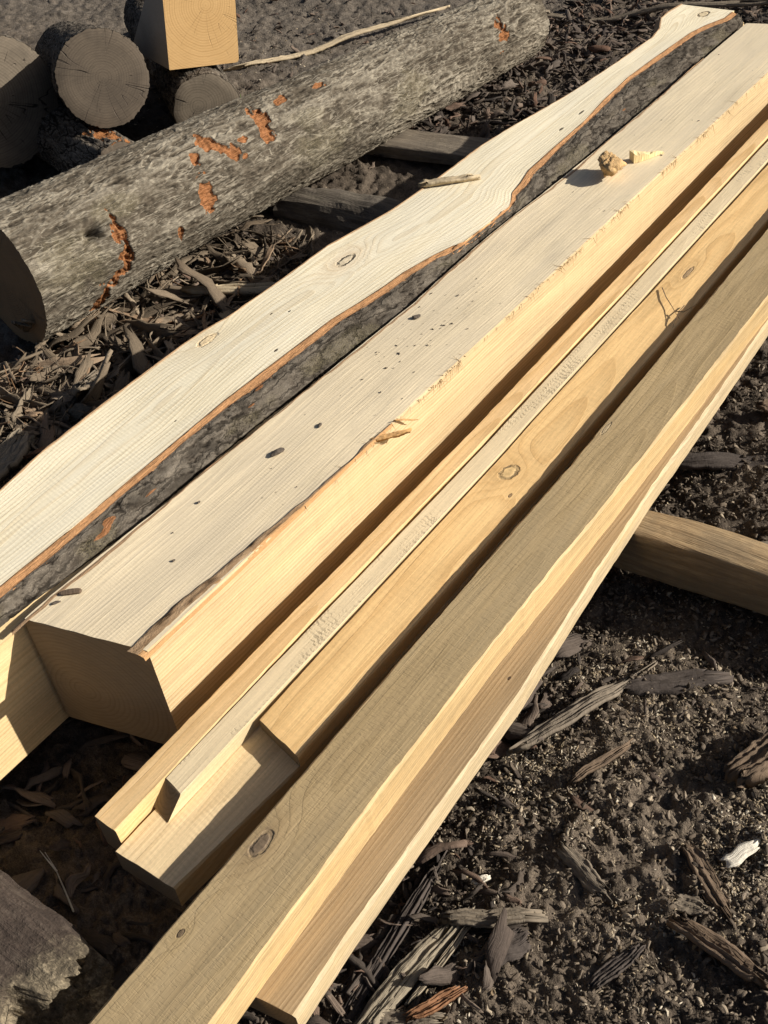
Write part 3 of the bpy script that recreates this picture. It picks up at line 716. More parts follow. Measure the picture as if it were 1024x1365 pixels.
def make_log(name, label, P0, P1, r0, r1, bark, cut, ns, na, ramp, tears=(), lich=(), holes=(), seed=0, group=None, endr=None, wob=.03, arc=None):
    P0, P1 = np.array(P0, float), np.array(P1, float)
    L = np.linalg.norm(P1 - P0); a = (P1 - P0) / L
    e1 = np.cross(a, (0, 0, 1.)); e1 /= np.linalg.norm(e1); e2 = np.cross(e1, a)
    org = np.array((P0[0], P0[1], P0[2] - r0))
    t = thing(name, label, 'log', org, group)
    S, T = np.meshgrid(np.linspace(0, L, ns), np.linspace(0, 2 * math.pi, na, endpoint=False), indexing='ij')
    rad = r0 + (r1 - r0) * S / L
    ct, st = np.cos(T), np.sin(T)
    rad = rad * (1 + wob * fbm(ct * 1.2 + seed, st * 1.2, S * 1.6, 3, seed))
    # braided ridges along the stem
    wa = .8 * fbm(ct * 2.2, st * 2.2, S * 9, 3, seed + 3); wb = .8 * fbm(ct * 2.2 + 9, st * 2.2, S * 9, 3, seed + 4)
    sh = .12 / rad.mean() ** 0
    r1 = np.clip(1 - np.abs(vn(ct * rad * 52 + wa, st * rad * 52 + wb, S * 8, seed + 5)) * 3.0, 0, 1)
    r2 = np.clip(1 - np.abs(vn(ct * rad * 88 + wb * 1.5, st * rad * 88 + wa * 1.5, S * 15, seed + 15)) * 2.6, 0, 1)
    r3 = np.clip(1 - np.abs(vn(ct * rad * 120 + wa, st * rad * 120 + wb, S * 40, seed + 25)) * 2.3, 0, 1)
    rg2 = fbm(ct * rad * 160, st * rad * 160, S * 110, 2, seed + 6)
    area = .6 + .4 * fbm(ct * 2, st * 2, S * 3.5, 2, seed + 16)
    hh = np.clip(.16 + .60 * np.maximum(r1, .8 * r2) * area + .10 * r3 + .12 * rg2, 0, 1)
    tear = np.zeros_like(S); dep = np.zeros_like(S); li = np.zeros_like(S)
    nz = fbm(S * 28, T * 6, 0, 3, seed + 8); nz2 = fbm(S * 70, T * 9, 3, 3, seed + 9)
    def dth(t0): return (T - t0 + math.pi) % (2 * math.pi) - math.pi
    for (s0, t0, ds, dt, tilt, *dp) in tears:
        d = dth(t0); dt = dt * 1.4; ds = ds * .9
        q = np.sqrt(((S - s0 - tilt * d) / ds) ** 2 + (d / dt) ** 2) + .55 * nz + .42 * nz2
        m = sstep(1.05, .8, q)
        tear = np.maximum(tear, m); dep = np.maximum(dep, m * (dp[0] if dp else .005) * 1.5)
    for (s0, t0, ds, dt) in lich:
        q = np.sqrt(((S - s0) / ds) ** 2 + (dth(t0) / dt) ** 2) + .35 * nz
        li = np.maximum(li, sstep(1.2, .4, q))
    bump = np.zeros_like(S)
    for (s0, t0, ds, dt, hgt) in holes:
        q = np.sqrt(((S - s0) / ds) ** 2 + (dth(t0) / dt) ** 2)
        bump += hgt * np.exp(-q ** 2)
    rr = rad + ramp * (hh - .5) * (1 - .8 * tear) - dep * (1 + .5 * nz2) + bump
    lip = np.exp(-((tear - .4) / .18) ** 2) * (tear > .02)
    P = P0 + S[..., None] * a + (rr * ct)[..., None] * e1 + (rr * st)[..., None] * e2
    # ragged saw-cut rims
    idx = np.arange(ns * na).reshape(ns, na)
    F = np.stack([idx[:-1], np.roll(idx, -1, 1)[:-1], np.roll(idx, -1, 1)[1:], idx[1:]], -1).reshape(-1, 4)
    bkv = np.stack([hh, tear, li], -1).reshape(-1, 3)
    bu = np.stack([S, T * rad, S * 0], -1).reshape(-1, 3)
    mesh_obj('bark', P.reshape(-1, 3), F, bark, t, org, smooth=True, attrs={'bk': bkv, 'bu': bu})
    for k, (sv, sg) in enumerate(((0, -1), (L, 1))):
        rim = rr[0 if k == 0 else -1]
        V, D = [], []
        nr = 7
        for j in range(nr + 1):
            f = j / nr
            for i in range(na):
                r = rim[i] * f * (.999 if j == nr else 1)
                V.append(P0 + a * (sv + sg * (.004 if j < nr else -.001)) + r * ct[0, i] * e1 + r * st[0, i] * e2)
                D.append((r * ct[0, i], r * st[0, i], 0))
        Fq = []
        for j in range(nr):
            for i in range(na):
                i2 = (i + 1) % na
                q = (j * na + i, j * na + i2, (j + 1) * na + i2, (j + 1) * na + i)
                Fq.append(q if k else q[::-1])
        mesh_obj('cut_end', V, np.array(Fq), cut, t, org, attrs={'disc': D})
    return t

tears = [(.675, .86, .032, .19, -.06, .006), (.715, .62, .03, .14, -.05, .006), (.74, .50, .02, .06, 0, .004), (.875, .95, .022, .22, .02, .006), (.86, .62, .02, .09, 0, .006),
         (.572, .26, .024, .2, .0, .005), (.574, .02, .016, .09, 0, .005), (.457, -.13, .010, .11, 0, .004), (.276, .30, .022, .16, 0, .012), (.272, -.02, .026, .22, .02, .012),
         (.235, -.3, .03, .13, .1, .008), (.175, -.75, .035, .22, .06, .007), (1.975, .45, .03, .24, .03, .006), (1.15, 1.16, .03, .05, 0, .004), (.60, .82, .016, .07, 0, .006), (.77, .79, .018, .04, 0, .004), (.98, 1.2, .03, .06, 0, .004)]
make_log('felled_log', 'long grey-barked log with orange torn bark patches, lying beside the pale slab', (-2.426, 1.391, .236), (-2.202, 3.617, .175), .182, .128,
         m_log, m_cut_fresh, 860, 440, .013, tears,
         [(.12, .15, .12, .45), (1.45, .1, .10, .5), (1.04, .05, .12, .5), (1.03, .64, .06, .25), (.3, .7, .1, .2)],
         [(.2, .56, .035, .14, .010), (.205, .50, .022, .10, -.055), (1.037, .64, .05, .2, .010), (.27, .1, .06, .35, .012), (1.45, .3, .05, .4, .007), (.72, .7, .06, .4, .006), (1.75, .9, .06, .4, .006)], seed=3, wob=.045)
G2 = 'weathered logs with dark cut ends'
make_log('stacked_log', 'biggest weathered round log, its cracked grey cut end at the picture edge', (-3.253, 2.079, .305), (-4.7, 2.44, .27), .212, .20, m_dlog, m_cut_old2, 150, 180, .012, seed=12, group=G2, lich=())
make_log('stacked_log', 'round weathered log with a dark brown cut end, resting on top of lower logs', (-2.909, 2.254, .372), (-3.78, 2.80, .12), .146, .14, m_dlog, m_cut_old, 150, 160, .010, seed=13, group=G2)
make_log('stacked_log', 'small log with a cracked dark end just below the square timber block', (-2.877, 2.633, .125), (-3.9, 3.36, .09), .122, .115, m_dlog, m_cut_old2, 120, 140, .010, seed=14, group=G2)
make_log('stacked_log', 'low log with rough scaly bark, half hidden behind the long grey log', (-2.775, 2.125, .128), (-4.0, 2.50, .11), .108, .10, m_dlog, m_cut_old, 160, 140, .016, [(.12, 1.3, .10, .25, 0, .008), (.02, .9, .03, .3, 0, .006)], seed=15, group=G2)

# square timber offcut on the logs
bl = dict(BL=(-2.966, 2.580, .270), BR=(-2.862, 2.812, .228), TL=(-2.963, 2.632, .560), TR=(-2.860, 2.864, .518), BBL=(-3.295, 2.712, .252), BBR=(-3.19, 2.944, .21), TBL=(-3.03, 2.658, .557), TBR=(-2.927, 2.89, .515))
def build_block():
    org = (-3.0, 2.7, .23)
    c = {k: np.array(v) for k, v in bl.items()}
    n = 14
    front = []
    rows = []
    # rounded, slightly uneven section between front and back faces
    def sec(BLv, BRv, TRv, TLv):
        pts = []
        def edge(p, q, m): 
            for i in range(m): pts.append(p + (q - p) * (i / m))
        r = .06
        cs = [BLv, BRv, TRv, TLv]
        for i in range(4):
            p, q, nx = cs[i], cs[(i + 1) % 4], cs[(i + 2) % 4]
            rr = .05 if i == 0 else .012
            p1 = p + (q - p) * (.05 if i == 1 else .012); q1 = q + (p - q) * rr
            for k in range(9): pts.append(p1 + (q1 - p1) * k / 9.)
            q2 = q + (nx - q) * (.05 if i == 0 else .012)
            for k in range(4):
                t = k / 4.; pts.append((1 - t) ** 2 * q1 + 2 * t * (1 - t) * q + t * t * q2)
        return np.array(pts)
    f = sec(c['BL'], c['BR'], c['TR'], c['TL']); b = sec(c['BBL'], c['BBR'], c['TBR'], c['TBL'])
    m = len(f); V = []
    for k in range(7):
        V += list(f + (b - f) * k / 6.)
    F, mi = [], []
    for k in range(6):
        for i in range(m):
            i2 = (i + 1) % m
            F.append((k * m + i2, k * m + i, (k + 1) * m + i, (k + 1) * m + i2)); mi.append(1)
    F.append(tuple(range(m))); mi.append(0)
    F.append(tuple(6 * m + i for i in range(m))[::-1]); mi.append(0)
    V = np.array(V)
    u = (c['BR'] - c['BL']); u /= np.linalg.norm(u); v = (c['TL'] - c['BL']); v /= np.linalg.norm(v)
    ctr = (c['BL'] + c['BR'] + c['TL'] + c['TR']) / 4
    disc = np.stack([(V - ctr) @ u, (V - ctr) @ v, V[:, 0] * 0], 1)
    me = endgrain('block_end', (.54, .345, .15), (.36, .205, .075), .0085, .2, .3, (.42, .25, .095), .4, (.02, .045))
    ms = wood('block_side', org, (.38, .315, .24), (.29, .235, .17), ring=.006, pith=(-3., .4), ringamt=.4, fib=.25, grey=(.32, .28, .225), greyamt=.6, seed=51)
    ob = mesh_obj('timber_block', V, F, [me, ms], None, org, mi, attrs={'disc': disc})
    tag(ob, 'square golden timber offcut with growth rings on its sunlit end, on top of the logs', 'timber block')
build_block()

# ------------------------------------------------------------------ dunnage
m_bol = wood('bolster_wood', (0, 0, 0), (.50, .39, .245), (.36, .26, .15), ring=.006, pith=(-.6, .05), ringamt=.4, fib=.3, grey=(.33, .285, .21), greyamt=.6, stain=(.16, .13, .095), stainamt=.5, seed=61)
def bar(name, label, P0, P1, w, h, mats, cat, nseg=40, jit=.004, seed=0, group=None, flat=True, roundness=.15, taper=1., hump=0.):
    """a rough timber between two points on its top centre line"""
    P0, P1 = np.array(P0, float), np.array(P1, float); L = np.linalg.norm(P1 - P0); a = (P1 - P0) / L
    sd = np.cross(a, (0, 0, 1.)); sd /= np.linalg.norm(sd); up = np.cross(sd, a)
    m = 28; V, fb = [], []
    for k in range(nseg + 1):
        s = L * k / nseg; tp = 1 + (taper - 1) * k / nseg
        for i in range(m):
            th = 2 * math.pi * i / m
            c, q = math.cos(th), math.sin(th)
            e = 2 / (2 + (1 - roundness) * 10)
            x = math.copysign(abs(c) ** e, c) * w / 2 * tp; z = math.copysign(abs(q) ** e, q) * h / 2 - h / 2
            if hump and q > 0: z += hump * (1 - (2 * x / w) ** 2)
            nn = float(fbm(x * 25 + seed, z * 25, s * 6, 3, seed)) * jit
            es = (float(fbm(x * 40, z * 40, 0, 3, seed + 4)) * jit * 1.5) if k in (0, nseg) else 0
            V.append(P0 + a * (s + es) + sd * (x + nn * c) + up * (z + nn * q)); fb.append((s, th * w * .3, .5))
    F = []
    for k in range(nseg):
        for i in range(m):
            i2 = (i + 1) % m
            F.append((k * m + i2, k * m + i, (k + 1) * m + i, (k + 1) * m + i2))
    F.append(tuple(range(m))); F.append(tuple(nseg * m + i for i in range(m))[::-1])
    V = np.array(V); org = (P0 + P1) / 2 - np.array((0, 0, h))
    D = np.stack([V[:, 0] - P0[0], V[:, 2] - P0[2] + h / 2, V[:, 0] * 0], 1)
    ob = mesh_obj(name, V, F, mats, None, org, attrs={'fib': fb, 'disc': D, 'bu': fb, 'bk': np.tile((.5, 0, 0), (len(V), 1))})
    if label: tag(ob, label, cat, group)
    return ob
def xwood(name, base, late, grey, seed, amt=.6):
    """fibre running along x instead of y (cross pieces)"""
    g = G(name, .8); p = g.oc(); x, y, z = g.sep(p)
    q = g.comb(g.mul(x, 5), g.mul(y, 90), g.mul(z, 90))
    n = g.noise(g.V('ADD', q, (seed, 0, 0)), 1., 4, .62); n2 = g.noise(g.comb(g.mul(x, 14), g.mul(y, 420), g.mul(z, 420)), 1., 3, .6)
    n3 = g.noise(p, 11., 4, .65)
    col = g.mix(g.mr(n, .35, .65), base, late)
    col = g.mix(g.mul(g.mr(n3, .35, .62), amt), col, grey)
    k = g.add(.6, g.add(g.mul(n2, .5), g.mul(n3, .3)))
    col = g.mix(1., col, g.comb(k, k, k), 'MULTIPLY')
    ck = g.mul(g.mr(n, .33, .28), .7); col = g.mix(ck, col, (.02, .016, .012))
    return g.done(col, g.add(n2, g.mul(n, 1.)), .004, .8)
m_bol = xwood('bolster_wood', (.42, .30, .165), (.28, .19, .10), (.19, .145, .09), 3, .6)
m_old = xwood('old_board', (.30, .25, .185), (.18, .145, .105), (.12, .10, .078), 7)
m_oldbark = xwood('old_slab_bark', (.17, .145, .11), (.075, .062, .048), (.12, .10, .08), 9)
GB = 'bolsters under the timber'
bar('bolster', 'squared dirty bolster beam poking out to the right from under the planks', (-1.03, 1.402, .1705), (-.05, 1.482, .173), .084, .11, m_bol, 'bolster', 50, .005, 5, GB, roundness=.12)
bar('bolster', 'bark-sided half-round bolster between the long log and the slab, nearer one', (-2.30, 2.345, .080), (-1.06, 2.52, .0885), .15, .14, m_oldbark, 'bolster', 90, .014, 6, GB, roundness=1.)
bar('bolster', 'flat grey board bolster between the long log and the slab, farther one', (-2.28, 2.80, .070), (-1.06, 2.95, .0875), .14, .045, m_old, 'bolster', 50, .004, 7, GB, roundness=.1)
bar('bolster', None, (-1.62, .92, .0845), (-1.08, .93, .088), .12, .10, m_old, 'bolster', 30, .004, 8)
o = bar('bolster', None, (-1.03, 2.75, .205), (-.72, 2.78, .205), .09, .19, m_bol, 'bolster', 30, .003, 9)
tag(o, 'squared bolster under the far part of the boards', 'bolster', GB)
for ob in list(bpy.data.objects):
    if ob.name.startswith('bolster') and 'label' not in ob: tag(ob, 'old bolster under the near ends of slab and beam', 'bolster', GB)

# weathered stump chunk at the lower left
def chunk():
    org = (-1.1, .15, .0)
    nx, na = 70, 150
    V, bkv, bu = [], [], []
    for k in range(nx + 1):
        f = k / nx; x = -1.33 + .50 * f
        for i in range(na):
            th = 2 * math.pi * i / na
            yy = math.cos(th); zz = math.sin(th)
            e = .45
            Y = math.copysign(abs(yy) ** e, yy) * .155 + .118; Z = (math.copysign(abs(zz) ** .5, zz) * .13 if zz < 0 else zz ** .42 * .115) + .135
            back = sstep(.02, .27, Y) * 1.
            n = float(fbm(x * 9, Y * 26, Z * 20, 4, 71)); n2 = float(ridge(x * 5, Y * 45, Z * 45, 3, 72))
            Z += (.006 * n + .004 * n2) * (1.0 if zz > 0 else 1)
            Z -= .022 * float(sstep(.13, .27, Y)) * (zz > 0)
            Y += .006 * n2
            # broken end: rim recedes unevenly
            endx = -.835 + .030 * float(fbm(Y * 26, Z * 24, 0, 4, 73)) - .02 * float(sstep(.15, .0, Y)) - .045 * float(sstep(.235, .275, Y)) - .035 * float(sstep(.16, .25, Z)) - .018 * math.exp(-((Y - .195) / .010) ** 2)
            xe = -1.33 + (endx + 1.33) * f
            V.append((xe, Y, Z)); bkv.append((.5 + .3 * n2, .0, 0)); bu.append((xe, Y + Z, 0))
    V = np.array(V)
    F = []
    for k in range(nx):
        for i in range(na):
            i2 = (i + 1) % na
            F.append((k * na + i2, k * na + i, (k + 1) * na + i, (k + 1) * na + i2))
    # crumbly end: concentric rings with noise
    last = V[nx * na:]; ctr = last.mean(0)
    base = nx * na
    prev = [base + i for i in range(na)]
    Vl = list(V)
    for j in range(1, 24):
        f = 1 - j / 24.
        cur = []
        for i in range(na):
            p = ctr + (last[i] - ctr) * f
            q1 = float(fbm(p[1] * 55, p[2] * 55, 0, 4, 75)); q2 = float(fbm(p[1] * 130, p[2] * 130, 3, 3, 77))
            p = p + np.array((.014 * q1 + .010 * q2 + .030 * (1 - f) * float(sstep(.26, .12, p[2])), .006 * q2, .006 * q1))
            cur.append(len(Vl)); Vl.append(p); bkv.append((.45, 0, 0)); bu.append((p[1], p[2], 0))
        for i in range(na):
            i2 = (i + 1) % na
            F.append((prev[i2], prev[i], cur[i], cur[i2]))
        prev = cur
    g = G('rotten_wood', .9); p = g.oc(); x, y, z = g.sep(p)
    n = g.noise(g.comb(g.mul(x, 9), g.mul(y, 80), g.mul(z, 80)), 1., 4, .65); n2 = g.noise(p, 26., 5, .7); n3 = g.noise(p, 160., 3, .7)
    col = g.ramp(g.add(g.mul(n, .55), g.mul(n2, .45)), [(.3, (.022, .017, .014)), (.5, (.060, .044, .034)), (.7, (.115, .09, .07))])
    em = g.mr(g.add(x, g.mul(g.add(n2, -.5), .12)), .17, .23)
    ec = g.ramp(g.add(g.mul(n2, .6), g.mul(n3, .4)), [(.34, (.03, .024, .018)), (.52, (.13, .105, .07)), (.66, (.33, .27, .18))])
    col = g.mix(em, col, ec)
    k = g.add(.65, g.mul(n3, .7)); col = g.mix(1., col, g.comb(k, k, k), 'MULTIPLY')
    ob = mesh_obj('wood_chunk', np.array(Vl), np.array(F), g.done(col, g.add(n, g.add(n2, g.mul(n3, .5))), .006, .9), None, org, smooth=False)
    tag(ob, 'broken dark weathered half-log chunk with a crumbling end, at the lower left corner', 'wood chunk')
    return ob
chunk()

# ------------------------------------------------------------------ shards: bark, splinters, chips
def shard(L, W, T, rng, nseg=8, nc=5, bow=.15, jag=.25, twist=.5, blunt=.5, fray=.12, hump=.08, wav=1.):
    """an irregular splintery strip, local x along; returns verts, quads, fibre coords"""
    ts = np.linspace(0, 1, nseg + 1); ts[1:-1] += (rng.random(nseg - 1) - .5) * .5 / nseg
    ph = rng.random(6) * 50
    colx = (rng.random(nc) - .5) * 2; coly = (rng.random(nc) - .5) * 2; colz = (rng.random(nc) - .5)
    V, fb = [], []
    for k, t in enumerate(ts):
        prof = min(1, (t * (1 - t) * 4) ** (.5 * (1 - blunt) + .10)) if 0 < t < 1 else (blunt * .8)
        jl, jr = 1 - jag * rng.random(), 1 - jag * rng.random()
        off = wav * W * .30 * vs(t * 3 + ph[1], 1., 0., 2) + bow * .4 * L * vs(t * 1.3 + ph[4], 0., 0., 5)
        zc = bow * L * (t * (1 - t) * 4 - .5) * (1 if ph[5] > 25 else -.6) + .03 * L * vs(t * 3 + ph[2], 2., 0., 3)
        tw = twist * vs(t * 1.6 + ph[3], 3., 0., 4) * 2
        cy, sy = math.cos(tw), math.sin(tw)
        for i in range(nc):
            s = i / (nc - 1) * 2 - 1
            w = W * prof * (jl if s < 0 else jr) * .5
            th = T * (.55 + .5 * rng.random()) * (1 - .35 * s * s)
            hz = hump * W * (1 - s * s) * (1 if ph[2] > 20 else -.6) + .22 * T * colz[i] * 2
            ex = colx[i] * fray * L * (1 if k == nseg else .5) if k in (0, nseg) else 0
            for sg in (1, -1):
                y = s * w; z = th * sg * .5 + hz
                V.append((t * L - L / 2 + ex, off + y * cy - z * sy, zc + y * sy + z * cy))
                fb.append((t * L, s * w, 0))
    F = []
    n = nc * 2
    top = lambda k, i: k * n + i * 2
    bot = lambda k, i: k * n + i * 2 + 1
    for k in range(nseg):
        for i in range(nc - 1):
            F.append((top(k, i), top(k + 1, i), top(k + 1, i + 1), top(k, i + 1)))
            F.append((bot(k, i), bot(k, i + 1), bot(k + 1, i + 1), bot(k + 1, i)))
        F.append((top(k, 0), bot(k, 0), bot(k + 1, 0), top(k + 1, 0)))
        F.append((top(k, nc - 1), top(k + 1, nc - 1), bot(k + 1, nc - 1), bot(k, nc - 1)))
    for i in range(nc - 1):
        F.append((top(0, i), top(0, i + 1), bot(0, i + 1), bot(0, i)))
        F.append((top(nseg, i), bot(nseg, i), bot(nseg, i + 1), top(nseg, i + 1)))
    return np.array(V), np.array(F), np.array(fb)

def rotm(yaw, pitch, roll):
    cy, sy, cp, sp, cr, sr = math.cos(yaw), math.sin(yaw), math.cos(pitch), math.sin(pitch), math.cos(roll), math.sin(roll)
    return np.array([[cy, -sy, 0], [sy, cy, 0], [0, 0, 1]]) @ np.array([[cp, 0, sp], [0, 1, 0], [-sp, 0, cp]]) @ np.array([[1, 0, 0], [0, cr, -sr], [0, sr, cr]])

PROTO = {}
def protos(kind):
    if kind in PROTO: return PROTO[kind]
    rg = np.random.default_rng({'strip': 1, 'mulch': 2, 'bit': 3, 'flake': 4, 'fibre': 5}[kind])
    P = []
    for k in range(26):
        if kind == 'strip': P.append(shard(1., .06 + .32 * rg.random() ** 1.2, .02 + .03 * rg.random(), rg, 12, 5, .03 + .10 * rg.random() ** 2, .45, .5, .72 + .28 * rg.random(), .26))
        elif kind == 'fibre': P.append(shard(1., .025 + .05 * rg.random(), .02 + .015 * rg.random(), rg, 12, 3, .10 + .25 * rg.random(), .5, 1.2, .5, .1))
        elif kind == 'mulch': P.append(shard(1., .15 + .4 * rg.random(), .05 + .09 * rg.random(), rg, 5, 4, .08, .5, .4, .6, .2))
        elif kind == 'bit': P.append(shard(1., .4 + .4 * rg.random(), .2 + .2 * rg.random(), rg, 3, 3, .08, .4, .3, .7))
        else: P.append(shard(1., .3 + .4 * rg.random(), .08, rg, 2, 2, .08, .3, .3, .6))
    PROTO[kind] = P
    return P

def scatter(name, kind, n, place, mat, label=None, cat=None):
    P = protos(kind); Vs, Fs, Fb = [], [], []; off = 0
    for k in range(n):
        pl = place()
        if pl is None: continue
        x, y, z, L, yaw, pitch, roll = pl
        V, F, fb = P[int(R.random() * len(P))]
        W = (V * L) @ rotm(yaw, pitch, roll).T + (x, y, z)
        f2 = fb * L; f2 = f2 + 0; f2[:, 2] = R.random()
        Vs.append(W); Fs.append(F + off); Fb.append(f2); off += len(V)
    ob = mesh_obj(name, np.concatenate(Vs), np.concatenate(Fs), mat, attrs={'fib': np.concatenate(Fb)})
    ob['kind'] = 'stuff'
    if label: ob['label'] = label; ob['category'] = cat
    return ob

GX, GY, GS = np.arange(-4.6, .8, .008), np.arange(-.3, 5.2, .008), .008
GZ = ground_h(*np.meshgrid(GX, GY, indexing='ij'))
def gh(x, y):
    i = min(max((x + 4.6) / GS, 0), len(GX) - 2); j = min(max((y + .3) / GS, 0), len(GY) - 2)
    a, b = int(i), int(j); u, v = i - a, j - b
    return float((GZ[a, b] * (1 - u) + GZ[a + 1, b] * u) * (1 - v) + (GZ[a, b + 1] * (1 - u) + GZ[a + 1, b + 1] * u) * v)

m_mulch = fibre_mat('shredded_bark', [(.05, .037, .025), (.15, .115, .077), (.08, .06, .04), (.21, .165, .113), (.115, .085, .056), (.27, .21, .145), (.18, .10, .05)], .9, .9)
m_dark = fibre_mat('dark_bark_bits', [(.03, .024, .02), (.075, .058, .044), (.05, .04, .032), (.12, .095, .075), (.06, .045, .036), (.16, .12, .09), (.10, .055, .035)], .9, .9)
m_chip = fibre_mat('wood_flakes', [(.18, .135, .085), (.42, .345, .235), (.27, .21, .135), (.60, .53, .41), (.21, .15, .09), (.36, .285, .18)], .9, .5)

def patchy(x, y, sd, f=4.2, thr=0.):
    return vs(x * f, y * f, 0., sd) + .6 * vs(x * f * 2.1, y * f * 2.1, 0., sd + 1) + R.normal() * .25 > thr

def in_pile(x, y):
    return (-1.60 < x < -.55 and .3 < y < 3.4)

def pl_strip():
    y = .55 + 1.62 * R.random(); x = -2.35 + .80 * R.random()
    if R.random() < .25: y = .45 + .9 * R.random()
    L = .05 + .15 * R.random() ** 1.8
    if R.random() < .16: L *= 1.5
    yaw = R.normal() * .55 + (.45 if R.random() < .6 else 2.2)
    return x, y, gh(x, y) + .004 + .045 * R.random() ** 1.2, L, yaw, R.normal() * .28, R.normal() * .6
def pl_fib():
    x, y, z, L, yaw, pitch, roll = pl_strip()
    return x, y, z + .008, .03 + .09 * R.random(), R.random() * 6.28, R.normal() * .35, roll
scatter('bark_fibres', 'fibre', 1700, pl_fib, m_mulch, 'thin curled bark fibres tangled over the shredded bark by the slab', 'bark mulch')
scatter('shredded_bark', 'strip', 1500, pl_strip, m_mulch, 'layer of shredded grey-brown bark strips between the long log and the slab', 'bark mulch')
def pl_m2():
    y = 2.35 + 2.4 * R.random(); x = -2.35 + 1.05 * R.random()
    if y < 2.86 + .35 * (x + 2.1): return None
    L = .02 + .06 * R.random() ** 1.6
    return x, y, gh(x, y) + .002 + .03 * R.random() ** 1.5, L, R.random() * 6.28, R.normal() * .4, R.normal() * .6
scatter('bark_mulch', 'mulch', 3400, pl_m2, m_dark, 'dark bark mulch on the ground beyond the slab', 'bark mulch')
def pl_m1():
    y = .4 + 1.75 * R.random(); x = -2.35 + .80 * R.random()
    L = .02 + .04 * R.random() ** 1.6
    return x, y, gh(x, y) + .002 + .03 * R.random() ** 1.5, L, R.random() * 6.28, R.normal() * .5, R.normal() * .6
def pl_right():
    y = .25 + 3.2 * R.random() ** 1.1; x = -.72 + 1.0 * R.random()
    if not patchy(x, y, 61, 3.1, -.05): return None
    L = .010 + .060 * R.random() ** 3.5
    return x, y, gh(x, y) + .001 + .006 * R.random(), L, R.random() * 6.28, R.normal() * .25, R.normal() * .4
def pl_near():
    y = .25 + .5 * R.random(); x = -.66 + .22 * R.random() ** 1.3
    L = .015 + .07 * R.random() ** 2.5
    return x, y, gh(x, y) + .002 + .02 * R.random(), L, 1.0 + R.normal() * .8, R.normal() * .3, R.normal() * .5
def pl_far():
    y = 2.3 + 2.4 * R.random(); x = -3.9 + 1.7 * R.random()
    d = R.random()
    L = .008 + .04 * R.random() ** 3
    return x, y, gh(x, y) + .002 + .008 * R.random(), L, R.random() * 6.28, R.normal() * .3, R.normal() * .4
def pl_pile():
    y = .0 + 1.2 * R.random(); x = -1.5 + .9 * R.random()
    L = .02 + .10 * R.random() ** 2
    return x, y, gh(x, y) + .002 + .015 * R.random(), L, R.random() * 6.28, R.normal() * .25, R.normal() * .4
cnt = [0]
def pl_mixed():
    cnt[0] += 1; r = cnt[0] % 20
    return (pl_m1 if r < 5 else pl_right if r < 12 else pl_near if r < 12 + (cnt[0] % 40 < 20) * 1 else pl_far if r < 18 else pl_pile)()
scatter('bark_litter', 'mulch', 5200, pl_mixed, m_dark, 'scattered dark bark bits on the muddy ground', 'bark litter')
m_bits = fibre_mat('soil_bits', [(.028, .021, .015), (.12, .092, .066), (.06, .046, .033), (.18, .143, .104), (.09, .069, .049), (.25, .20, .148), (.05, .038, .027), (.14, .108, .077), (.36, .295, .21)], .9, .7)
def pl_bits():
    y = .2 + 2.9 * R.random() ** 1.25; x = -.70 + 1.0 * R.random()
    if x > -.02 - .16 * (y - .6) and y > .6 and R.random() < .8: return None
    if not patchy(x, y, 52, 4.2, -.8): return None
    L = .003 + .013 * R.random() ** 3
    return x, y, gh(x, y) + .003 + .005 * R.random(), L, R.random() * 6.28, R.normal() * .5, R.normal() * .5
scatter('soil_crumbs', 'bit', 32000, pl_bits, m_bits, 'loose crumbs of dark soil and bark', 'soil crumbs')
PATCH = [(-.55, 1.12, .11, .16), (-.22, .97, .07, .1), (-.24, .86, .05, .06), (-.30, 1.2, .12, .12), (-.6, .9, .06, .1), (-.5, .55, .1, .1), (-.42, .95, .12, .12), (-.3, .7, .1, .1)]
def pl_flake():
    q = R.random()
    if q < .62:
        a, b, sx, sy = PATCH[int(len(PATCH) * R.random() ** 1.3)]
        x, y = a + R.normal() * sx * .8, b + R.normal() * sy * .8
        if not patchy(x, y, 73, 9., -.35): return None
    elif q < .82:
        x, y = -.7 + 1.0 * R.random(), .2 + 3.0 * R.random()
        if not patchy(x, y, 71, 3.6, .25): return None
    elif q < .92: x, y = -3.5 + 1.2 * R.random(), 2.5 + 1.3 * R.random()
    else: x, y = -2.3 + .9 * R.random(), .6 + 3.6 * R.random()
    return x, y, gh(x, y) + .0015 + .002 * R.random(), .003 + .008 * R.random() ** 2.5, R.random() * 6.28, R.normal() * .35, R.normal() * .35
scatter('sawdust_flakes', 'flake', 15000, pl_flake, m_chip, 'pale sawdust flakes sprinkled over the soil', 'sawdust')

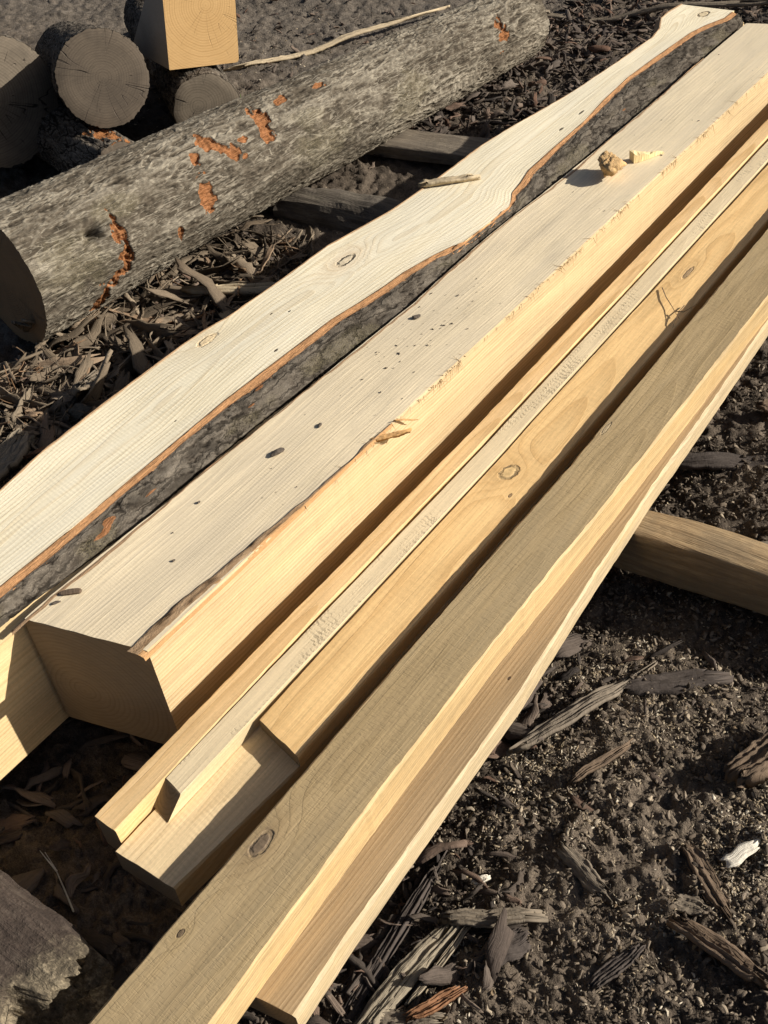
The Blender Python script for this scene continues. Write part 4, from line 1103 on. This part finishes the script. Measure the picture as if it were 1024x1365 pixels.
# ---- larger pieces one can point at
def piece(name, label, cat, a, b, w, t, mat, lift=0., nseg=16, nc=15, seed=0, bow=.012, jag=.18, twist=.06, blunt=.75, roll=0., rd=.5, group=None, z=None):
    a, b = np.array(a, float), np.array(b, float)
    L = float(np.linalg.norm(b - a)); rg = np.random.default_rng(seed)
    V, F, fb = shard(L, w, t, rg, nseg, nc, bow, jag, twist, blunt, .22, .05, .35)
    V[:, 2] += t * .55 * np.repeat((rg.random(nc) - .5), 2)[np.arange(len(V)) % (nc * 2)] * (.6 + .8 * vn(V[:, 0] * 18 + seed, fb[:, 1] * 160, 0., seed))
    V[:, 2] += .002 * fbm(V[:, 0] * 50 + seed, V[:, 1] * 220, 0, 3, seed) * min(1, w / .03)
    yaw = math.atan2(b[1] - a[1], b[0] - a[0])
    m = (a + b) / 2
    zz = (gh(m[0], m[1]) if z is None else z)
    za = (a[2] - b[2]) / L if len(a) > 2 else 0.
    W = V @ rotm(yaw, za, roll).T
    W[:, 2] -= np.percentile(W[:, 2], 8)
    W += (m[0], m[1], zz + lift)
    fb[:, 2] = rd
    ob = mesh_obj(name, W, F, mat, None, (m[0], m[1], zz + lift), attrs={'fib': fb})
    return tag(ob, label, cat, group)

m_pale = fibre_mat('pale_splinter', [(.25, .205, .145), (.29, .24, .17), (.25, .21, .15)], .9, .8)
m_white = fibre_mat('white_chip', [(.70, .64, .52), (.74, .68, .56)], .95, .35)
m_brown = fibre_mat('brown_bark', [(.12, .085, .055), (.15, .105, .07)], .9, 1.)
m_red = fibre_mat('orange_bark', [(.20, .10, .05), (.24, .12, .06)], .9, .9)
m_gr = fibre_mat('grey_bark', [(.15, .122, .088), (.19, .155, .115)], .9, 1.)
m_lath = fibre_mat('lath_wood', [(.42, .34, .22), (.45, .36, .24)], .9, .6)
m_blk = fibre_mat('black_bark', [(.06, .048, .04), (.075, .06, .05)], .9, .9)
gp = 'loose bark pieces and splinters on the ground'
piece('wood_splinter', 'weathered grey splinter leaning beside the planks in the sawdust', 'splinter', (-.615, .95), (-.520, 1.19), .032, .018, m_gr, .006, seed=1, blunt=.25, group=gp, rd=.9)
piece('bark_piece', 'curved bark piece continuing behind the grey splinter', 'bark piece', (-.53, 1.16), (-.40, 1.26), .05, .018, m_blk, .0, seed=2, group=gp)
piece('bark_piece', 'thick dark bark lump at the right border casting a deep shadow', 'bark piece', (-.285, 1.07), (-.23, 1.20), .06, .035, m_brown, .012, seed=3, group=gp, bow=.02)
piece('wood_chip', 'bright white wood chip near the right border', 'wood chip', (-.238, .925), (-.212, .982), .026, .005, m_white, .010, seed=4, group=gp, blunt=.9, bow=.0, jag=.15, nseg=6, nc=5)
piece('bark_piece', 'long reddish brown bark piece beside the white chip', 'bark piece', (-.297, .925), (-.205, .862), .036, .012, m_brown, .005, seed=5, group=gp, roll=.2)
piece('bark_piece', 'split dark bark piece with orange edges, low at the right', 'bark piece', (-.255, .800), (-.125, .785), .034, .018, m_brown, .008, seed=6, group=gp, rd=.9)
piece('bark_piece', 'flat olive-grey bark scale in the middle of the soil', 'bark piece', (-.455, .822), (-.365, .788), .032, .010, m_gr, .006, seed=7, group=gp, roll=.25)
piece('bark_piece', 'flat smooth dark bark plate beside the pale split pieces', 'bark piece', (-.468, .605), (-.430, .675), .048, .008, m_blk, .006, seed=8, group=gp, blunt=.8)
piece('wood_splinter', 'pale split slab of wood standing among the bark near the plank end', 'splinter', (-.555, .425), (-.535, .630), .040, .014, m_pale, .012, seed=9, group=gp, rd=.9)
piece('wood_splinter', 'thin pale sliver against the side of the pale split slab', 'splinter', (-.522, .50), (-.512, .640), .012, .010, m_pale, .014, seed=10, group=gp)
piece('bark_strip', 'long dark stringy bark strip running along under the tan plank edge', 'bark strip', (-.585, .40), (-.615, .70), .026, .014, m_blk, .012, seed=11, group=gp, bow=.03)
piece('bark_piece', 'grey knobbly bark stick lying across near the plank end', 'bark piece', (-.545, .628), (-.440, .70), .028, .018, m_gr, .008, seed=12, group=gp)
piece('bark_piece', 'orange and grey bark stub below the pale split slab', 'bark piece', (-.505, .478), (-.470, .545), .020, .012, m_red, .008, seed=13, group=gp)
piece('bark_piece', 'grey broken stub at the bottom border beside the pale slab', 'bark piece', (-.545, .455), (-.480, .500), .024, .014, m_gr, .010, seed=14, group=gp)
piece('bark_piece', 'upright dark bark sliver low in the middle of the soil', 'bark piece', (-.315, .655), (-.290, .735), .026, .012, m_blk, .006, seed=15, group=gp)
piece('bark_piece', 'short bent bark stub above the middle of the soil', 'bark piece', (-.50, .935), (-.46, 1.035), .016, .012, m_brown, .006, seed=16, group=gp)
piece('wood_chip', 'small whitish chip half hidden under the tan plank edge', 'wood chip', (-.548, .705), (-.533, .725), .016, .006, m_white, .012, seed=17, group=gp, blunt=.8)
piece('wood_chip', 'cream wood chip next to the split dark bark piece', 'wood chip', (-.268, .80), (-.235, .795), .014, .004, m_white, .008, seed=18, group=gp, rd=.2)
piece('bark_piece', 'flat grey stone-like bark plate below the white chip', 'bark piece', (-.275, .842), (-.235, .846), .034, .008, m_gr, .006, seed=19, group=gp, blunt=.9)
piece('bark_piece', 'long half-buried bark ridge beyond the bolster at the right', 'bark piece', (-.70, 1.74), (-.48, 1.85), .05, .02, m_blk, .0, seed=20, group=gp, rd=.2)
piece('wood_splinter', 'broken stick lying on the soil just beyond the bolster', 'splinter', (-.56, 1.47), (-.33, 1.66), .034, .022, m_gr, .008, seed=21, group=gp, rd=.3)
piece('bark_piece', 'brown bark plate farther along the right border', 'bark piece', (-.62, 1.99), (-.52, 2.02), .05, .012, m_brown, .004, seed=22, group=gp)
piece('bark_piece', 'large curled grey bark slab between log end and slab', 'bark piece', (-2.07, 1.19), (-1.80, 1.50), .055, .014, m_gr, .040, seed=23, group=gp, bow=.08, rd=.2)
piece('bark_piece', 'dark curved bark slab lying against the slab edge', 'bark piece', (-1.98, 1.18), (-1.72, 1.20), .06, .016, m_gr, .050, seed=24, group=gp, bow=.12)
piece('wood_splinter', 'blunt weathered wood stub at the left border by the slab', 'splinter', (-1.98, .86), (-2.03, 1.06), .085, .03, m_pale, .055, seed=25, group=gp, blunt=.9, rd=.1)
piece('bark_strip', 'orange-edged bark strip in front of the log end', 'bark strip', (-1.97, 1.03), (-1.88, 1.20), .022, .008, m_red, .062, seed=26, group=gp, blunt=.2)
piece('bark_piece', 'upright frayed bark stub in front of the log end', 'bark piece', (-2.08, 1.20), (-2.10, 1.34), .035, .02, m_gr, .035, seed=27, group=gp)
piece('wood_stick', 'smooth tan stick sticking out from under the slab towards the log', 'stick', (-2.155, 1.80), (-1.66, 2.06), .028, .024, m_lath, .030, seed=28, jag=.08, bow=.01, twist=.05, group=gp)
piece('wood_lath', 'long pale lath on the mud behind the long log', 'lath', (-3.23, 3.18), (-2.86, 3.86), .032, .014, m_lath, .010, seed=29, jag=.10, bow=.0, twist=.02, blunt=.3, nseg=40)
piece('wood_stick', 'long thin grey branch lying across the far ground at the top', 'stick', (-2.42, 4.02), (-1.55, 4.44), .022, .018, m_gr, .012, seed=30, jag=.12, bow=.03, twist=.1, nseg=40)
piece('bark_strip', 'dark curved bark strip in the mulch beyond the slab', 'bark strip', (-1.82, 2.93), (-1.55, 3.12), .03, .018, m_blk, .02, seed=31, bow=.05, group=gp)
piece('wood_splinter', 'short brown stick resting on the pale slab with its shadow below', 'splinter', (-1.531, 2.046, 0), (-1.444, 2.125, 0), .020, .014, m_lath, .0, seed=32, jag=.15, bow=.01, twist=.1, blunt=.85, z=.3775, rd=.5)
# chips lying on the beam
def lump(name, label, cat, c, size, mat, seed, cuts=9, z=.3615, yaw=0., stretch=1., rd=.5, rough=.10):
    n = 15; V, F = [], []
    rg = np.random.default_rng(seed)
    pl = [(rg.normal(size=3), .72 + .4 * rg.random()) for _ in range(cuts)]
    nu, nv = 30, 20
    for j in range(nv + 1):
        ph = math.pi * j / nv
        for i in range(nu):
            th = 2 * math.pi * i / nu
            d = np.array((math.sin(ph) * math.cos(th), math.sin(ph) * math.sin(th), math.cos(ph)))
            r = 1.25
            for nrm, dd in pl:
                q = d @ (nrm / np.linalg.norm(nrm))
                if q > .05: r = min(r, dd / q)
            r *= 1 + rough * float(fbm(d[0] * 7 + seed, d[1] * 7, d[2] * 1.5, 3, seed))
            V.append(d * r * np.array(size) * .5)
    for j in range(nv):
        for i in range(nu):
            i2 = (i + 1) % nu
            F.append((j * nu + i, (j + 1) * nu + i, (j + 1) * nu + i2, j * nu + i2))
    V = np.array(V) @ rotm(yaw, 0, 0).T
    V[:, 2] -= V[:, 2].min() + .001
    fb = np.stack([V[:, 2], V[:, 0] + V[:, 1], V[:, 0] * 0 + rd], 1)
    ob = mesh_obj(name, V + (c[0], c[1], z), np.array(F), mat, None, (c[0], c[1], z), attrs={'fib': fb})
    return tag(ob, label, cat)
m_gold = fibre_mat('gold_offcut', [(.42, .27, .12), (.46, .30, .14), (.40, .23, .09)], .75, 1.7)
m_lemon = fibre_mat('yellow_offcut', [(.78, .60, .30), (.82, .66, .36)], .95, .4)
lump('wood_chip', 'chunky ragged brown chip standing on the beam top with a long shadow', 'wood chip', (-1.166, 2.315), (.050, .080, .044), m_gold, 8, 12, yaw=.5, rough=.22)

def wedge():
    # a split yellow offcut: square dark end, tapering to a point
    org = (-1.135, 2.43, .361)
    a = np.array((-1.152, 2.400)); b = np.array((-1.098, 2.470)); d = (b - a) / np.linalg.norm(b - a); s = np.array((d[1], -d[0]))
    V, F = [], []
    n = 10
    for k in range(n + 1):
        t = k / n; w = .024 * (1 - t * .8); h = .020 * (1 - t) ** .8 + .002
        c = a + (b - a) * t + s * .004 * math.sin(t * 5)
        for (u, v) in ((-1, 0), (1, 0), (1, 1), (-1, 1)):
            p = c + s * u * w / 2 * (1 + .15 * float(vn(t * 9, u, v, 4)))
            V.append((p[0], p[1], .3615 + v * h * (1 + .2 * float(vn(t * 8, u, 3, 5)))))
    for k in range(n):
        for i in range(4):
            i2 = (i + 1) % 4
            F.append((k * 4 + i, k * 4 + i2, (k + 1) * 4 + i2, (k + 1) * 4 + i))
    F.append((3, 2, 1, 0)); F.append((n * 4, n * 4 + 1, n * 4 + 2, n * 4 + 3))
    V = np.array(V)
    ob = mesh_obj('wood_chip', V, F, m_lemon, None, org, attrs={'fib': np.stack([V[:, 1], V[:, 0], V[:, 0] * 0 + .5], 1)})
    tag(ob, 'bright yellow wedge-shaped chip with square dark end, on the beam beside the ragged chip', 'wood chip')
wedge()
m_crumb = fibre_mat('dirt_crumb', [(.09, .072, .055), (.14, .115, .09)], .9, .7)
lump('bark_crumb', 'flat dark bark flake on the beam top, largest of the crumbs there', 'bark crumb', (-1.195, 1.085), (.014, .026, .007), m_crumb, 11, yaw=-.3)
lump('bark_crumb', 'small black bark crumb on the middle of the beam top', 'bark crumb', (-1.176, 1.188), (.006, .014, .004), m_crumb, 12, yaw=.4)
lump('bark_crumb', 'black crumb among the speckles on the beam top near the slab bark', 'bark crumb', (-1.226, 1.575), (.011, .020, .005), m_crumb, 13, yaw=-.5)
lump('bark_crumb', 'brown bark fragment on the near end corner of the beam top', 'bark crumb', (-1.262, .640), (.011, .034, .005), m_brown, 14, yaw=-.9)
lump('bark_crumb', 'tiny dark crumb near the front of the beam top', 'bark crumb', (-1.230, .910), (.004, .007, .003), m_crumb, 15)
lump('bark_crumb', 'dark dot of bark near the bark corner of the beam', 'bark crumb', (-1.166, .781), (.004, .006, .003), m_crumb, 16)
lump('bark_crumb', 'small black sliver next to the brown fragment at the beam end', 'bark crumb', (-1.268, .610), (.006, .013, .003), m_crumb, 17, yaw=-.6)
def pl_cr():
    q = R.random()
    if q < .75: x, y = -1.175 + R.normal() * .045, 1.52 + R.normal() * .11
    else: x, y = -1.28 + .2 * R.random(), .65 + 2.5 * R.random()
    if not (-1.285 < x < -1.07): return None
    return x, y, .3612, .002 + .004 * R.random() ** 3, R.random() * 6.28, 0, 0
scatter('dirt_specks', 'bit', 80, pl_cr, m_crumb, 'tiny dark dirt specks sprinkled on the beam top', 'dirt')
piece('wood_splinter', 'torn brown splinter standing off the beam top edge', 'splinter', (-1.068, 1.20, 0), (-1.030, 1.255, 0), .014, .007, m_gold, 0., seed=41, jag=.3, z=.352, blunt=.6, rd=.9)
piece('wood_splinter', 'fine forked splinter hanging down the sunny beam side', 'splinter', (-1.0585, 1.265, .02), (-1.045, 1.305, .0), .004, .002, m_gold, 0., seed=42, z=.345, blunt=.3, rd=.9)

# twig on the golden board, straw at the lower left, grass tuft
def stems(name, label, cat, paths, r, mat):
    V, F, fb = [], [], []
    for P in paths:
        P = [np.array(p, float) for p in P]; b0 = len(V)
        for k, p in enumerate(P):
            d = P[min(k + 1, len(P) - 1)] - P[max(k - 1, 0)]; d /= np.linalg.norm(d)
            s = np.cross(d, (0.1, .2, 1.)); s /= np.linalg.norm(s); u = np.cross(s, d)
            rr = r * (1 - .75 * k / (len(P) - 1))
            for i in range(5):
                a = 6.283 * i / 5
                V.append(p + rr * (math.cos(a) * s + math.sin(a) * u)); fb.append((k * .01, i * .002, .5))
        for k in range(len(P) - 1):
            for i in range(5):
                i2 = (i + 1) % 5
                F.append((b0 + k * 5 + i, b0 + k * 5 + i2, b0 + k * 5 + 5 + i2, b0 + k * 5 + 5 + i))
    org = V[0]
    ob = mesh_obj(name, V, np.array(F), mat, None, org, attrs={'fib': fb}, smooth=True)
    return tag(ob, label, cat)
zD = .249 + float(dz(2.0))
stems('dry_twig', 'thin forked dry twig lying over the edge of the golden board', 'twig',
      [[(-.888, 2.035, zD + .004), (-.862, 2.00, zD + .006), (-.835, 1.972, zD + .006), (-.812, 1.945, zD + .008), (-.795, 1.925, zD + .012)],
       [(-.815, 1.99, zD + .004), (-.812, 1.955, zD + .008), (-.806, 1.925, zD + .006), (-.800, 1.902, zD + .003)],
       [(-.822, 1.958, zD + .006), (-.80, 1.955, zD + .012), (-.776, 1.962, zD + .034)]], .0013, m_brown)
stems('straw', 'pale forked straw standing beside the dark wood chunk', 'straw',
      [[(-1.045, .322, .04), (-1.055, .330, .085), (-1.068, .338, .125), (-1.085, .342, .15)], [(-1.066, .337, .12), (-1.074, .336, .145), (-1.083, .336, .165)]], .0018, m_white)
gm = G('grass_blade', .6); m_grass = gm.done((.10, .16, .03))
stems('grass_tuft', 'small green grass tuft beside the end of the low dark log', 'grass',
      [[(-2.82 + .02 * R.normal(), 2.78 + .02 * R.normal(), .02), (-2.82 + .03 * R.normal(), 2.78 + .03 * R.normal(), .07), (-2.82 + .05 * R.normal(), 2.78 + .05 * R.normal(), .11)] for _ in range(14)], .003, m_grass)

# ------------------------------------------------------------------ light and camera
to_sun = np.array((1.66, 1.03, 1.0)); to_sun /= np.linalg.norm(to_sun)
el = math.asin(to_sun[2]); az = math.atan2(to_sun[0], to_sun[1])
w = bpy.data.worlds.new('World'); scene.world = w; w.use_nodes = True
nt = w.node_tree; bg = nt.nodes['Background']
sky = nt.nodes.new('ShaderNodeTexSky'); sky.sky_type = 'NISHITA'; sky.sun_disc = False; sky.air_density = .7; sky.dust_density = 2.5; sky.ozone_density = .6
sky.sun_elevation = math.radians(math.degrees(el)); sky.sun_rotation = math.radians(math.degrees(az))
nt.links.new(sky.outputs[0], bg.inputs[0]); bg.inputs[1].default_value = .05
sl = bpy.data.lights.new('sun', 'SUN'); sl.energy = 4.8; sl.angle = math.radians(.5); sl.color = (1., .945, .86)
so = bpy.data.objects.new('sun', sl); C.objects.link(so)
from mathutils import Vector, Matrix
so.rotation_euler = Vector(to_sun).to_track_quat('Z', 'Y').to_euler(); so.location = (3, 2, 4)

cam = bpy.data.cameras.new('camera'); co = bpy.data.objects.new('camera', cam); C.objects.link(co)
r_, u_, b_ = (.8037, .5859, -.1034), (-.3333, .5874, .7374), (.4928, -.5582, .6675)
Mx = Matrix(((r_[0], u_[0], b_[0], 0), (r_[1], u_[1], b_[1], 0), (r_[2], u_[2], b_[2], 1.62), (0, 0, 0, 1)))
co.matrix_world = Mx
cam.sensor_fit = 'VERTICAL'; cam.sensor_height = 24.; cam.lens = 26.0987
cam.clip_start = .02; cam.clip_end = 1000
scene.camera = co
for o in bpy.data.objects:
    if '_o' in o: del o['_o']
scene.view_settings.view_transform = 'Standard'; scene.view_settings.look = 'None'
scene.view_settings.gamma = 1; scene.view_settings.exposure = .42
